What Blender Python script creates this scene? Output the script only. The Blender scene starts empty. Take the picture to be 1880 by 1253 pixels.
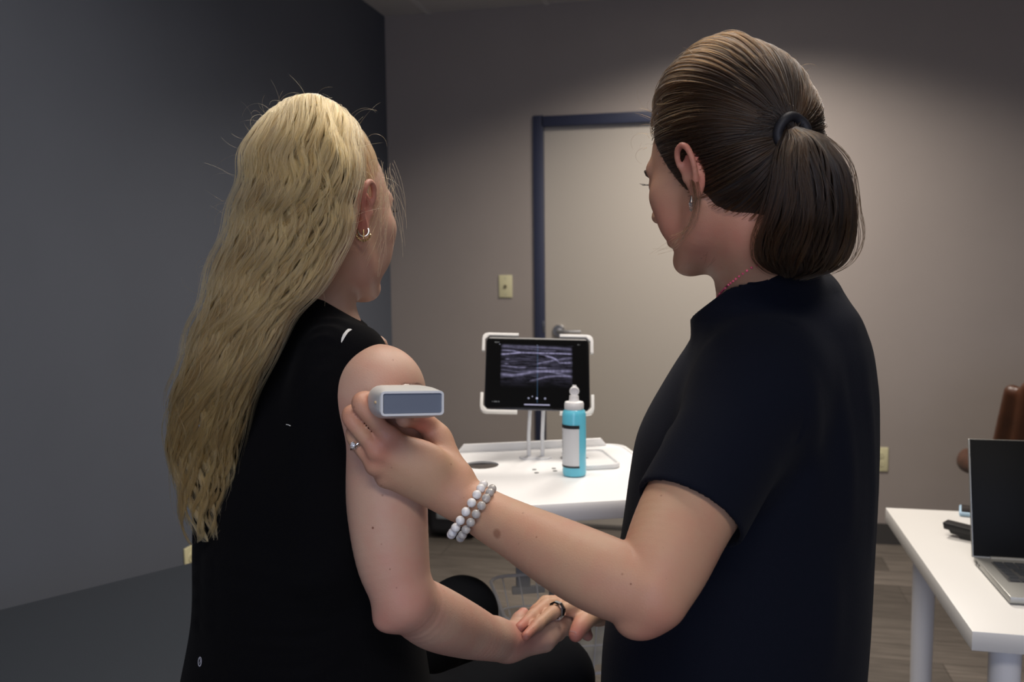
import bpy, bmesh, math, random
import numpy as np
from mathutils import Vector, Matrix

random.seed(7)
RNG = np.random.default_rng(11)
SC = bpy.context.scene
COL = SC.collection

# ------------------------------------------------------------------ camera
F_PX = 1600.0            # focal length in pixels of the 1880 px wide frame
CAM_H = 1.36             # metres above the floor
PITCH = math.radians(5.2)
ROLL = math.radians(0.63)
YAW = math.radians(12.9)
_cy, _sy = math.cos(YAW), math.sin(YAW)


def C(x, y, z):
    """level frame at the tripod (x right, y ahead, z up) -> room coordinates"""
    return Vector((x * _cy - y * _sy, x * _sy + y * _cy, z))


_f0 = Vector((0, math.cos(PITCH), -math.sin(PITCH)))
_u0 = Vector((0, math.sin(PITCH), math.cos(PITCH)))
_r0 = Vector((1, 0, 0))
_r = _r0 * math.cos(ROLL) - _u0 * math.sin(ROLL)
_u = _u0 * math.cos(ROLL) + _r0 * math.sin(ROLL)


def P(px, py, d):
    """room point seen at photo position (px, py), d metres ahead of the camera"""
    v = _f0 + _r * ((px - 940) / F_PX) + _u * ((626.5 - py) / F_PX)
    v = v * (d / v.y)
    return C(v.x, v.y, v.z + CAM_H)


def ray(px, py):
    v = _f0 + _r * ((px - 940) / F_PX) + _u * ((626.5 - py) / F_PX)
    return C(v.x, v.y, v.z)


def on_plane(px, py, axis, val):
    o = Vector((0, 0, CAM_H)); r = ray(px, py)
    t = (val - o[axis]) / r[axis]
    return o + r * t


cd = bpy.data.cameras.new('camera')
cam = bpy.data.objects.new('camera', cd)
COL.objects.link(cam)
cd.sensor_width = 36.0
cd.lens = 36.0 * F_PX / 1880.0
cd.clip_start = 0.05
_R, _U, _B = C(*_r), C(*_u), -C(*_f0)
cam.matrix_world = Matrix(((_R.x, _U.x, _B.x, 0), (_R.y, _U.y, _B.y, 0), (_R.z, _U.z, _B.z, CAM_H), (0, 0, 0, 1)))
cd.dof.use_dof = True
cd.dof.focus_distance = 1.0
cd.dof.aperture_fstop = 7.1
SC.camera = cam

# ------------------------------------------------------------------ world, exposure, lights
SC.view_settings.view_transform = 'Standard'
SC.view_settings.look = 'None'
SC.view_settings.gamma = 1.0
SC.view_settings.use_curve_mapping = False
SC.view_settings.exposure = -0.02
W = bpy.data.worlds.new('world')
SC.world = W
W.use_nodes = True
W.node_tree.nodes['Background'].inputs[0].default_value = (0.55, 0.65, 0.85, 1)
W.node_tree.nodes['Background'].inputs[1].default_value = 0.15

CEIL = 2.62
XL, XR, YB, YF = -1.645, 2.9, 4.34, -2.4


def area(name, loc, size, power, color, direction=(0, 0, -1), spread=180, size_y=None):
    l = bpy.data.lights.new(name, 'AREA')
    l.shape = 'RECTANGLE'
    l.size = size
    l.size_y = size_y or size
    l.energy = power
    l.color = color
    l.spread = math.radians(spread)
    o = bpy.data.objects.new(name, l)
    COL.objects.link(o)
    o.location = loc
    o.rotation_euler = Vector(direction).to_track_quat('-Z', 'Y').to_euler()
    return o


WARM = (1.0, 0.91, 0.82)
area('troffer_light', (0.12, 3.42, CEIL - 0.012), 0.56, 42, WARM, spread=140, size_y=0.56)
area('troffer_light', (-0.15, 1.55, CEIL - 0.012), 1.15, 22, WARM, spread=160, size_y=0.56)
area('troffer_light', (0.3, -0.75, CEIL - 0.012), 1.15, 22, WARM, spread=160, size_y=0.56)
area('window_daylight', (0.2, YF + 0.06, 1.5), 1.7, 36, (0.66, 0.74, 1.0), direction=(0, 1, 0), size_y=1.2)

# ------------------------------------------------------------------ materials
def mat(name, color, rough=0.5, metal=0.0, noise=0.0, nscale=30.0, bump=0.0, bscale=200.0,
        sss=0.0, spec=0.5, trans=0.0, ior=1.45, sheen=0.0, coat=0.0, emit=None, estr=0.0, alpha=1.0):
    m = bpy.data.materials.new(name)
    m.use_nodes = True
    nt = m.node_tree
    b = nt.nodes['Principled BSDF']
    c = (*color[:3], 1)
    b.inputs['Base Color'].default_value = c
    b.inputs['Roughness'].default_value = rough
    b.inputs['Metallic'].default_value = metal
    b.inputs['Specular IOR Level'].default_value = spec
    b.inputs['IOR'].default_value = ior
    b.inputs['Transmission Weight'].default_value = trans
    b.inputs['Sheen Weight'].default_value = sheen
    b.inputs['Coat Weight'].default_value = coat
    b.inputs['Alpha'].default_value = alpha
    if sss:
        b.inputs['Subsurface Weight'].default_value = sss
        b.inputs['Subsurface Radius'].default_value = (1.0, 0.35, 0.18)
        b.inputs['Subsurface Scale'].default_value = 0.006
    if emit:
        b.inputs['Emission Color'].default_value = (*emit, 1)
        b.inputs['Emission Strength'].default_value = estr
    tc = nt.nodes.new('ShaderNodeTexCoord')
    if noise:
        n = nt.nodes.new('ShaderNodeTexNoise'); n.inputs['Scale'].default_value = nscale
        n.inputs['Detail'].default_value = 4
        nt.links.new(tc.outputs['Object'], n.inputs['Vector'])
        mr = nt.nodes.new('ShaderNodeMapRange')
        mr.inputs['From Min'].default_value = 0.3; mr.inputs['From Max'].default_value = 0.7
        mr.inputs['To Min'].default_value = 1 - noise; mr.inputs['To Max'].default_value = 1 + noise
        nt.links.new(n.outputs['Fac'], mr.inputs['Value'])
        mx = nt.nodes.new('ShaderNodeVectorMath'); mx.operation = 'SCALE'
        mx.inputs[0].default_value = color[:3]
        nt.links.new(mr.outputs['Result'], mx.inputs['Scale'])
        nt.links.new(mx.outputs['Vector'], b.inputs['Base Color'])
    if bump:
        n = nt.nodes.new('ShaderNodeTexNoise'); n.inputs['Scale'].default_value = bscale
        n.inputs['Detail'].default_value = 3
        nt.links.new(tc.outputs['Object'], n.inputs['Vector'])
        bp = nt.nodes.new('ShaderNodeBump'); bp.inputs['Strength'].default_value = bump
        bp.inputs['Distance'].default_value = 0.002
        nt.links.new(n.outputs['Fac'], bp.inputs['Height'])
        nt.links.new(bp.outputs['Normal'], b.inputs['Normal'])
    return m


def skin_mat(name, base, flush, moles):
    m = mat(name, base, rough=0.5, sss=0.08, spec=0.35, bump=0.18, bscale=700)
    nt = m.node_tree; b = nt.nodes['Principled BSDF']
    tc = nt.nodes.new('ShaderNodeTexCoord')
    # blotchy variation
    n = nt.nodes.new('ShaderNodeTexNoise'); n.inputs['Scale'].default_value = 22; n.inputs['Detail'].default_value = 5
    nt.links.new(tc.outputs['Object'], n.inputs['Vector'])
    mr = nt.nodes.new('ShaderNodeMapRange'); mr.inputs['From Min'].default_value = 0.4; mr.inputs['From Max'].default_value = 0.75
    mr.inputs['To Max'].default_value = 0.32
    nt.links.new(n.outputs['Fac'], mr.inputs['Value'])
    at = nt.nodes.new('ShaderNodeAttribute'); at.attribute_name = 'flush'
    add = nt.nodes.new('ShaderNodeMath'); add.operation = 'ADD'; add.use_clamp = True
    nt.links.new(mr.outputs['Result'], add.inputs[0]); nt.links.new(at.outputs['Fac'], add.inputs[1])
    mix = nt.nodes.new('ShaderNodeMix'); mix.data_type = 'RGBA'
    mix.inputs[6].default_value = (*base, 1); mix.inputs[7].default_value = (*flush, 1)
    nt.links.new(add.outputs[0], mix.inputs[0])
    # small freckles
    v = nt.nodes.new('ShaderNodeTexVoronoi'); v.inputs['Scale'].default_value = 58
    nt.links.new(tc.outputs['Object'], v.inputs['Vector'])
    fr = nt.nodes.new('ShaderNodeMapRange'); fr.inputs['From Min'].default_value = 0.045; fr.inputs['From Max'].default_value = 0.09
    fr.inputs['To Min'].default_value = 1.0; fr.inputs['To Max'].default_value = 0.0
    nt.links.new(v.outputs['Distance'], fr.inputs['Value'])
    sepc = nt.nodes.new('ShaderNodeSeparateColor'); nt.links.new(v.outputs['Color'], sepc.inputs[0])
    gate = nt.nodes.new('ShaderNodeMath'); gate.operation = 'GREATER_THAN'; gate.inputs[1].default_value = 0.72
    nt.links.new(sepc.outputs[0], gate.inputs[0])
    fm = nt.nodes.new('ShaderNodeMath'); fm.operation = 'MULTIPLY'
    nt.links.new(fr.outputs['Result'], fm.inputs[0]); nt.links.new(gate.outputs[0], fm.inputs[1])
    fm2 = nt.nodes.new('ShaderNodeMath'); fm2.operation = 'MULTIPLY'; fm2.inputs[1].default_value = 0.4
    nt.links.new(fm.outputs[0], fm2.inputs[0])
    last = fm2.outputs[0]
    for (p, r, s) in moles:
        d = nt.nodes.new('ShaderNodeVectorMath'); d.operation = 'DISTANCE'
        nt.links.new(tc.outputs['Object'], d.inputs[0]); d.inputs[1].default_value = p
        q = nt.nodes.new('ShaderNodeMapRange'); q.inputs['From Min'].default_value = r * 0.65; q.inputs['From Max'].default_value = r * 1.15
        q.inputs['To Min'].default_value = s; q.inputs['To Max'].default_value = 0.0
        nt.links.new(d.outputs['Value'], q.inputs['Value'])
        mx = nt.nodes.new('ShaderNodeMath'); mx.operation = 'MAXIMUM'
        nt.links.new(last, mx.inputs[0]); nt.links.new(q.outputs['Result'], mx.inputs[1])
        last = mx.outputs[0]
    m2 = nt.nodes.new('ShaderNodeMix'); m2.data_type = 'RGBA'
    nt.links.new(last, m2.inputs[0]); nt.links.new(mix.outputs[2], m2.inputs[6])
    m2.inputs[7].default_value = (0.17, 0.055, 0.03, 1)
    nt.links.new(m2.outputs[2], b.inputs['Base Color'])
    return m


def hair_mat(name, c_dark, c_light, rough=0.42):
    m = bpy.data.materials.new(name); m.use_nodes = True
    nt = m.node_tree
    for n in list(nt.nodes): nt.nodes.remove(n)
    out = nt.nodes.new('ShaderNodeOutputMaterial')
    h = nt.nodes.new('ShaderNodeBsdfHairPrincipled')
    h.model = 'CHIANG'; h.parametrization = 'COLOR'
    h.inputs['Roughness'].default_value = rough
    h.inputs['Radial Roughness'].default_value = 0.45
    h.inputs['Random Roughness'].default_value = 0.2
    at = nt.nodes.new('ShaderNodeAttribute'); at.attribute_name = 'tone'
    hi = nt.nodes.new('ShaderNodeHairInfo')
    ad = nt.nodes.new('ShaderNodeMath'); ad.operation = 'MULTIPLY_ADD'; ad.use_clamp = True
    nt.links.new(hi.outputs['Random'], ad.inputs[0]); ad.inputs[1].default_value = 0.35
    nt.links.new(at.outputs['Fac'], ad.inputs[2])
    mix = nt.nodes.new('ShaderNodeMix'); mix.data_type = 'RGBA'
    mix.inputs[6].default_value = (*c_dark, 1); mix.inputs[7].default_value = (*c_light, 1)
    nt.links.new(ad.outputs[0], mix.inputs[0])
    nt.links.new(mix.outputs[2], h.inputs['Color'])
    nt.links.new(h.outputs[0], out.inputs[0])
    return m


# ------------------------------------------------------------------ object helpers
def props(o, label=None, cat=None, group=None, kind=None):
    if label: o['label'] = label
    if cat: o['category'] = cat
    if group: o['group'] = group
    if kind: o['kind'] = kind
    return o


def thing(name, loc, label, cat, group=None):
    o = bpy.data.objects.new(name, None)
    o.empty_display_size = 0.05
    COL.objects.link(o)
    o.location = loc
    return props(o, label, cat, group)


def world_loc(o):
    v = Vector((0, 0, 0))
    while o is not None:
        v += o.location
        o = o.parent
    return v


def link_mesh(name, me, material, parent=None, smooth=True, origin=None):
    """mesh given in room coordinates; its origin is moved to `origin` or its centre"""
    o = bpy.data.objects.new(name, me)
    COL.objects.link(o)
    n = len(me.vertices)
    co = np.empty(n * 3, 'f'); me.vertices.foreach_get('co', co); co = co.reshape(-1, 3)
    if origin is None:
        mid = (co.min(0) + co.max(0)) / 2
        origin = Vector((float(mid[0]), float(mid[1]), float(co[:, 2].min())))
    co -= np.array(origin, 'f')
    me.vertices.foreach_set('co', co.ravel())
    o.parent = parent
    o.location = Vector(origin) - (world_loc(parent) if parent else Vector())
    if material:
        me.materials.append(material)
    if smooth:
        me.polygons.foreach_set('use_smooth', [True] * len(me.polygons))
    me.update()
    return o


class MB:
    """collects shapes into one mesh"""
    def __init__(s):
        s.bm = bmesh.new()

    def box(s, c, size, rot=None, bevel=0.0, seg=2):
        r = bmesh.ops.create_cube(s.bm, size=1.0)
        vs = r['verts']
        M = Matrix.Translation(Vector(c)) @ (rot.to_4x4() if rot else Matrix()) @ Matrix.Diagonal((*size, 1))
        bmesh.ops.transform(s.bm, matrix=M, verts=vs)
        if bevel:
            es = list({e for v in vs for e in v.link_edges})
            bmesh.ops.bevel(s.bm, geom=es, offset=bevel, segments=seg, profile=0.5, affect='EDGES')
        return s

    def prism(s, pts, vec, bevel=0.0, seg=2):
        """polygon of room points extruded by vec"""
        vec = Vector(vec)
        a = [s.bm.verts.new(Vector(p)) for p in pts]
        b = [s.bm.verts.new(Vector(p) + vec) for p in pts]
        n = len(pts)
        fs = [s.bm.faces.new(a[::-1]), s.bm.faces.new(b)]
        for i in range(n):
            fs.append(s.bm.faces.new((a[i], a[(i + 1) % n], b[(i + 1) % n], b[i])))
        bmesh.ops.recalc_face_normals(s.bm, faces=fs)
        if bevel:
            es = list(set(fs[0].edges) | set(fs[1].edges))
            bmesh.ops.bevel(s.bm, geom=es, offset=bevel, segments=seg, profile=0.5, affect='EDGES')
        return s

    def tube(s, pts, r, seg=12, closed=False, caps=True):
        pts = [Vector(p) for p in pts]
        n = len(pts)
        rs = r if hasattr(r, '__len__') else [r] * n
        rings = []
        prev = None
        for i, p in enumerate(pts):
            if closed:
                t = (pts[(i + 1) % n] - pts[i - 1]).normalized()
            else:
                t = (pts[min(i + 1, n - 1)] - pts[max(i - 1, 0)]).normalized()
            if prev is None:
                a = t.orthogonal().normalized()
            else:
                a = (prev - t * prev.dot(t)).normalized()
            prev = a
            b = t.cross(a)
            rings.append([s.bm.verts.new(p + (a * math.cos(2 * math.pi * k / seg) + b * math.sin(2 * math.pi * k / seg)) * rs[i]) for k in range(seg)])
        m = n if closed else n - 1
        for i in range(m):
            A, B = rings[i], rings[(i + 1) % n]
            off = 0
            if closed and i == n - 1:
                off = min(range(seg), key=lambda k: (B[k].co - A[0].co).length)
            for k in range(seg):
                s.bm.faces.new((A[k], A[(k + 1) % seg], B[(k + 1 + off) % seg], B[(k + off) % seg]))
        if caps and not closed:
            s.bm.faces.new(rings[0][::-1]); s.bm.faces.new(rings[-1])
        return s

    def lathe(s, prof, c, axis=None, seg=40, arc=None):
        """prof: (radius, height) pairs around an axis through c"""
        R = Vector((0, 0, 1)).rotation_difference(Vector(axis)).to_matrix() if axis is not None else Matrix.Identity(3)
        a0, a1 = arc if arc else (0, 2 * math.pi)
        m = seg if not arc else seg + 1
        rings = []
        for (r, h) in prof:
            if r < 1e-6:
                v = s.bm.verts.new(Vector(c) + R @ Vector((0, 0, h))); rings.append([v] * m)
            else:
                rings.append([s.bm.verts.new(Vector(c) + R @ Vector((r * math.cos(a0 + (a1 - a0) * k / seg), r * math.sin(a0 + (a1 - a0) * k / seg), h))) for k in range(m)])
        for i in range(len(rings) - 1):
            A, B = rings[i], rings[i + 1]
            for k in range(seg):
                k2 = (k + 1) % m if not arc else k + 1
                vs = []
                for v in (A[k], A[k2], B[k2], B[k]):
                    if v not in vs: vs.append(v)
                if len(vs) > 2: s.bm.faces.new(vs)
        return s

    def ball(s, c, r, sub=2, scale=(1, 1, 1), rot=None):
        rr = bmesh.ops.create_icosphere(s.bm, subdivisions=sub, radius=r)
        M = Matrix.Translation(Vector(c)) @ (rot.to_4x4() if rot else Matrix()) @ Matrix.Diagonal((*scale, 1))
        bmesh.ops.transform(s.bm, matrix=M, verts=rr['verts'])
        return s

    def build(s, name, material, parent=None, smooth=False, origin=None, auto=True):
        me = bpy.data.meshes.new(name)
        s.bm.normal_update()
        if auto:
            for f in s.bm.faces: f.smooth = True
            for e in s.bm.edges:
                if len(e.link_faces) == 2 and e.calc_face_angle(0) > math.radians(35):
                    e.smooth = False
        s.bm.to_mesh(me); s.bm.free()
        o = link_mesh(name, me, material, parent, smooth=False, origin=origin)
        return o


def basis(x, y, z):
    return Matrix((x, y, z)).transposed()


def rotz(a):
    return Matrix.Rotation(a, 3, 'Z')


# ------------------------------------------------------------------ signed-distance modelling (numpy)
def _v(p): return np.array(p, 'f')


class SDF:
    """soft-blended body shapes; meshed by surface nets"""
    def __init__(s):
        s.ops = []   # (kind, fn, k, centre, radius)

    def _add(s, fn, k, c, r, kind='u'):
        s.ops.append((kind, fn, k, _v(c), float(r)))

    def cap(s, a, b, ra, rb=None, k=0.012, kind='u'):
        a = _v(a); b = _v(b); rb = ra if rb is None else rb
        ab = b - a; L2 = float(ab @ ab) + 1e-12

        def fn(p):
            t = np.clip(((p - a) @ ab) / L2, 0, 1)
            return np.sqrt(((p - a - t[:, None] * ab) ** 2).sum(1)) - (ra + (rb - ra) * t)
        s._add(fn, k, (a + b) / 2, math.sqrt(L2) / 2 + max(ra, rb), kind)
        return s

    def chain(s, pts, rs, k=0.008, kind='u', sub=7):
        """round limb along a smooth curve through pts with radii rs"""
        Q = np.array([(*tuple(p), r) for p, r in zip(pts, rs)], float)
        n = len(Q)
        if n > 2:
            Q = catmull(Q, np.linspace(0, 1, (n - 1) * sub + 1))
        Q = Q.astype('f')
        A, B = Q[:-1], Q[1:]

        def fn(p):
            best = np.full(len(p), 1e3, 'f')
            for i in range(len(A)):
                ab = B[i, :3] - A[i, :3]
                t = np.clip(((p - A[i, :3]) @ ab) / float(ab @ ab + 1e-12), 0, 1)
                d = np.sqrt(((p - A[i, :3] - t[:, None] * ab) ** 2).sum(1)) - (A[i, 3] + (B[i, 3] - A[i, 3]) * t)
                best = np.minimum(best, d)
            return best
        c = (Q[:, :3].min(0) + Q[:, :3].max(0)) / 2
        s._add(fn, k, c, float(np.sqrt(((Q[:, :3] - c) ** 2).sum(1)).max() + Q[:, 3].max()), kind)
        return s

    def ell(s, c, rad, R=None, k=0.012, kind='u'):
        c = _v(c); rad = _v(rad)
        Rm = np.array(R, 'f') if R is not None else np.eye(3, dtype='f')   # columns = axes

        def fn(p):
            q = (p - c) @ Rm
            k0 = np.sqrt(((q / rad) ** 2).sum(1)); k1 = np.sqrt(((q / rad ** 2) ** 2).sum(1)) + 1e-9
            return k0 * (k0 - 1) / k1
        s._add(fn, k, c, float(rad.max()), kind)
        return s

    def box(s, c, half, R=None, rnd=0.0, k=0.0, kind='u'):
        c = _v(c); half = _v(half)
        Rm = np.array(R, 'f') if R is not None else np.eye(3, dtype='f')

        def fn(p):
            q = np.abs((p - c) @ Rm) - half + rnd
            return np.sqrt((np.maximum(q, 0) ** 2).sum(1)) + np.minimum(q.max(1), 0) - rnd
        s._add(fn, k, c, float(np.sqrt((half ** 2).sum())), kind)
        return s

    def loft(s, st, ax, k=0.015, kind='u', cap=0.02, power=2.0):
        """stations (z, cx, cy, a, b): ellipse with half-width a along ax[0], b along ax[1] (room vectors)"""
        st = sorted(st)
        z = np.array([q[0] for q in st], float)
        V = np.array([q[1:] for q in st], float)
        zz = np.linspace(z[0], z[-1], 200)
        # smooth (Catmull-Rom style) resampling
        from math import isfinite
        m = np.gradient(V, z, axis=0)
        idx = np.clip(np.searchsorted(z, zz, side='right') - 1, 0, len(z) - 2)
        h = z[idx + 1] - z[idx]; t = ((zz - z[idx]) / h)[:, None]; h = h[:, None]
        T = (2 * t**3 - 3 * t**2 + 1) * V[idx] + (t**3 - 2 * t**2 + t) * h * m[idx] + (-2 * t**3 + 3 * t**2) * V[idx + 1] + (t**3 - t**2) * h * m[idx + 1]
        A = _v(ax[0])[:2]; B = _v(ax[1])[:2]

        def fn(p):
            pz = p[:, 2]
            cx = np.interp(pz, zz, T[:, 0]); cy = np.interp(pz, zz, T[:, 1])
            a = np.interp(pz, zz, T[:, 2]); b = np.interp(pz, zz, T[:, 3])
            dx = p[:, 0] - cx; dy = p[:, 1] - cy
            u = dx * A[0] + dy * A[1]; v = dx * B[0] + dy * B[1]
            r = np.sqrt(u * u + v * v) + 1e-6
            if power == 2.0:
                q = np.sqrt((u / a) ** 2 + (v / b) ** 2)
            else:
                q = ((np.abs(u) / a) ** power + (np.abs(v) / b) ** power) ** (1 / power)
            q = np.maximum(q, 1e-3)
            d = np.where(q < 0.2, -np.minimum(a, b) * (1 - q), r * (1 - 1 / q))
            d = np.maximum(d, -np.minimum(a, b))
            e = np.maximum(pz - zz[-1], zz[0] - pz)
            x = np.maximum(d + cap, 0); y = np.maximum(e + cap, 0)
            return np.sqrt(x * x + y * y) + np.minimum(np.maximum(d + cap, e + cap), 0) - cap
        c = (float(V[:, 0].mean()), float(V[:, 1].mean()), float((z[0] + z[-1]) / 2))
        s._add(fn, k, c, float((z[-1] - z[0]) / 2 + V[:, 2:].max() + 0.1), kind)
        return s

    def half(s, p0, n, k=0.0, kind='s', near=None):
        """remove the side n points to (optionally only within radius near=(c, r))"""
        p0 = _v(p0); n = _v(Vector(n).normalized())

        def fn(p):
            d = -((p - p0) @ n)
            if near is not None:
                d = np.maximum(d, np.sqrt(((p - _v(near[0])) ** 2).sum(1)) - near[1])
            return d
        s._add(fn, k, p0 if near is None else near[0], 99.0 if near is None else near[1], kind)
        return s

    def ridge(s, pts, amp, sig, k=0.0):
        """fold: raises (amp > 0) or sinks the surface along a polyline"""
        Q = np.array([tuple(p) for p in pts], 'f')

        def fn(p):
            best = np.full(len(p), 1e9, 'f')
            tt = np.zeros(len(p), 'f')
            for i in range(len(Q) - 1):
                ab = Q[i + 1] - Q[i]; t = np.clip(((p - Q[i]) @ ab) / (ab @ ab + 1e-12), 0, 1)
                d = ((p - Q[i] - t[:, None] * ab) ** 2).sum(1)
                u = (i + t) / (len(Q) - 1)
                tt = np.where(d < best, u, tt); best = np.minimum(best, d)
            return amp * np.exp(-best / (2 * sig * sig)) * np.abs(np.sin(np.clip(tt, 0, 1) * np.pi)) ** 0.8
        s._add(fn, k, Q.mean(0), float(np.sqrt(((Q - Q.mean(0)) ** 2).sum(1)).max() + 3 * sig), 'r')
        return s

    def wave(s, f):
        s._add(f, 0, (0, 0, 0), 99.0, 'r')
        return s

    def eval(s, p, ops):
        d = np.full(len(p), 1.0, 'f')
        for kind, fn, k, c, r in ops:
            if kind == 'r':
                d = d - fn(p); continue
            e = fn(p)
            if kind == 'u':
                if k > 0:
                    h = np.maximum(k - np.abs(d - e), 0) / k
                    d = np.minimum(d, e) - h * h * k * 0.25
                else:
                    d = np.minimum(d, e)
            else:
                e = -e
                if k > 0:
                    h = np.maximum(k - np.abs(d - e), 0) / k
                    d = np.maximum(d, e) + h * h * k * 0.25
                else:
                    d = np.maximum(d, e)
        return d.astype('f')

    def mesh(s, name, vox, pad=0.012):
        us = [o for o in s.ops if o[0] == 'u']
        lo = np.min([o[3] - o[4] for o in us], 0) - pad
        hi = np.max([o[3] + o[4] for o in us], 0) + pad
        B = 20
        n = np.ceil((hi - lo) / vox).astype(int) + 1
        nb = np.ceil(n / B).astype(int)
        n = nb * B
        Fd = np.full(n, 0.05, 'f')
        g = (np.arange(B) * vox).astype('f')
        G = np.stack(np.meshgrid(g, g, g, indexing='ij'), -1).reshape(-1, 3)
        hd = B * vox * 0.87
        bc = np.stack(np.meshgrid(*[np.arange(q) for q in nb], indexing='ij'), -1).reshape(-1, 3)
        cen = (lo + (bc * B + B / 2) * vox).astype('f')
        dc = s.eval(cen, s.ops)
        reach = hd * 1.3 + 0.012
        act = np.nonzero(np.abs(dc) < reach)[0]
        inside = np.nonzero(dc <= -reach)[0]
        for i in inside:
            a = bc[i] * B
            Fd[a[0]:a[0] + B, a[1]:a[1] + B, a[2]:a[2] + B] = -0.05
        ca = cen[act]
        use = []
        for kind, fn, k, c, r in s.ops:
            if kind == 'r':
                use.append(np.sqrt(((ca - c) ** 2).sum(1)) < hd + r)
            else:
                use.append(fn(ca) < reach + k)
        use = np.array(use)
        for j, i in enumerate(act):
            ops = [o for o, u_ in zip(s.ops, use[:, j]) if u_]
            a = bc[i] * B
            p = G + (lo + a * vox).astype('f')
            if not ops: continue
            Fd[a[0]:a[0] + B, a[1]:a[1] + B, a[2]:a[2] + B] = s.eval(p, ops).reshape(B, B, B)
        return nets(name, Fd, lo, vox)


def nets(name, Fd, lo, vox):
    neg = Fd < 0
    nx, ny, nz = Fd.shape
    cnt = np.zeros((nx - 1, ny - 1, nz - 1), 'u1')
    for i in (0, 1):
        for j in (0, 1):
            for k in (0, 1):
                cnt += neg[i:nx - 1 + i, j:ny - 1 + j, k:nz - 1 + k]
    cells = np.argwhere((cnt > 0) & (cnt < 8))
    del cnt
    idx = np.full((nx - 1, ny - 1, nz - 1), -1, 'i4')
    idx[cells[:, 0], cells[:, 1], cells[:, 2]] = np.arange(len(cells))
    acc = np.zeros((len(cells), 3)); num = np.zeros(len(cells))
    corners = [(i, j, k) for i in (0, 1) for j in (0, 1) for k in (0, 1)]
    vals = {c: Fd[cells[:, 0] + c[0], cells[:, 1] + c[1], cells[:, 2] + c[2]] for c in corners}
    for a in corners:
        for ax in range(3):
            if a[ax] == 0:
                b = list(a); b[ax] = 1; b = tuple(b)
                va, vb = vals[a], vals[b]
                m = (va < 0) != (vb < 0)
                t = np.where(m, va / np.where(m, va - vb, 1), 0)
                pos = np.array(a, float)[None] + np.zeros((len(cells), 1))
                pos[:, ax] = t
                acc += pos * m[:, None]; num += m
    verts = lo + (cells + acc / num[:, None]) * vox
    quads = []
    for ax in range(3):
        sl0 = [slice(None)] * 3; sl1 = [slice(None)] * 3
        sl0[ax] = slice(0, Fd.shape[ax] - 1); sl1[ax] = slice(1, Fd.shape[ax])
        n0 = neg[tuple(sl0)]; n1 = neg[tuple(sl1)]
        e = np.argwhere(n0 != n1)
        o1, o2 = [q for q in range(3) if q != ax]
        e = e[(e[:, o1] > 0) & (e[:, o2] > 0) & (e[:, o1] < Fd.shape[o1] - 1) & (e[:, o2] < Fd.shape[o2] - 1)]
        f = n0[e[:, 0], e[:, 1], e[:, 2]]
        def cell(d1, d2):
            q = e.copy(); q[:, o1] -= d1; q[:, o2] -= d2
            return idx[q[:, 0], q[:, 1], q[:, 2]]
        q = np.stack([cell(1, 1), cell(0, 1), cell(0, 0), cell(1, 0)], 1)
        flip = f if ax != 1 else ~f
        q[~flip] = q[~flip][:, ::-1]
        quads.append(q)
    quads = np.concatenate(quads)
    quads = quads[(quads >= 0).all(1)]
    me = bpy.data.meshes.new(name)
    me.vertices.add(len(verts)); me.vertices.foreach_set('co', verts.astype('f').ravel())
    me.loops.add(len(quads) * 4); me.loops.foreach_set('vertex_index', quads.astype('i4').ravel())
    me.polygons.add(len(quads)); me.polygons.foreach_set('loop_start', np.arange(0, len(quads) * 4, 4, dtype='i4'))
    me.update(calc_edges=True)
    me.validate()
    return me


def flush_attr(me, spots):
    """skin redness attribute: spots = (point, radius, strength)"""
    n = len(me.vertices)
    co = np.empty(n * 3, 'f'); me.vertices.foreach_get('co', co); co = co.reshape(-1, 3)
    v = np.zeros(n, 'f')
    for p, r, st in spots:
        d2 = ((co - _v(p)) ** 2).sum(1)
        v = np.maximum(v, st * np.exp(-d2 / (2 * r * r)))
    a = me.attributes.new('flush', 'FLOAT', 'POINT')
    a.data.foreach_set('value', v)


# ------------------------------------------------------------------ hair strands
def hair_curves(name, pts, rad, tone, material, parent):
    """pts (n, m, 3) room points, rad (n, m), tone (n,)"""
    n, m, _ = pts.shape
    hc = bpy.data.hair_curves.new(name)
    hc.add_curves([m] * n)
    base = _v(world_loc(parent))
    hc.attributes['position'].data.foreach_set('vector', (pts - base).astype('f').ravel())
    ra = hc.attributes.get('radius') or hc.attributes.new('radius', 'FLOAT', 'POINT')
    ra.data.foreach_set('value', rad.astype('f').ravel())
    t = hc.attributes.new('tone', 'FLOAT', 'CURVE')
    t.data.foreach_set('value', tone.astype('f'))
    hc.materials.append(material)
    o = bpy.data.objects.new(name, hc)
    COL.objects.link(o)
    o.parent = parent
    return o


def catmull(pts, t):
    """pts (k, c) control values at even parameters; t array in 0..1"""
    pts = np.asarray(pts, float); k = len(pts)
    x = np.clip(t, 0, 1) * (k - 1); i = np.minimum(x.astype(int), k - 2); f = (x - i)[..., None]
    p0 = pts[np.maximum(i - 1, 0)]; p1 = pts[i]; p2 = pts[i + 1]; p3 = pts[np.minimum(i + 2, k - 1)]
    return 0.5 * ((2 * p1) + (-p0 + p2) * f + (2 * p0 - 5 * p1 + 4 * p2 - p3) * f * f + (-p0 + 3 * p1 - 3 * p2 + p3) * f ** 3)


def Pn(px, py, d):
    """vectorised P()"""
    px = np.asarray(px, float); py = np.asarray(py, float); d = np.asarray(d, float)
    a = ((px - 940) / F_PX)[..., None]; b = ((626.5 - py) / F_PX)[..., None]
    v = np.array(_f0) + a * np.array(_r) + b * np.array(_u)
    v = v * (d / v[..., 1])[..., None]
    x = v[..., 0] * _cy - v[..., 1] * _sy; y = v[..., 0] * _sy + v[..., 1] * _cy
    return np.stack([x, y, v[..., 2] + CAM_H], -1)
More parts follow.
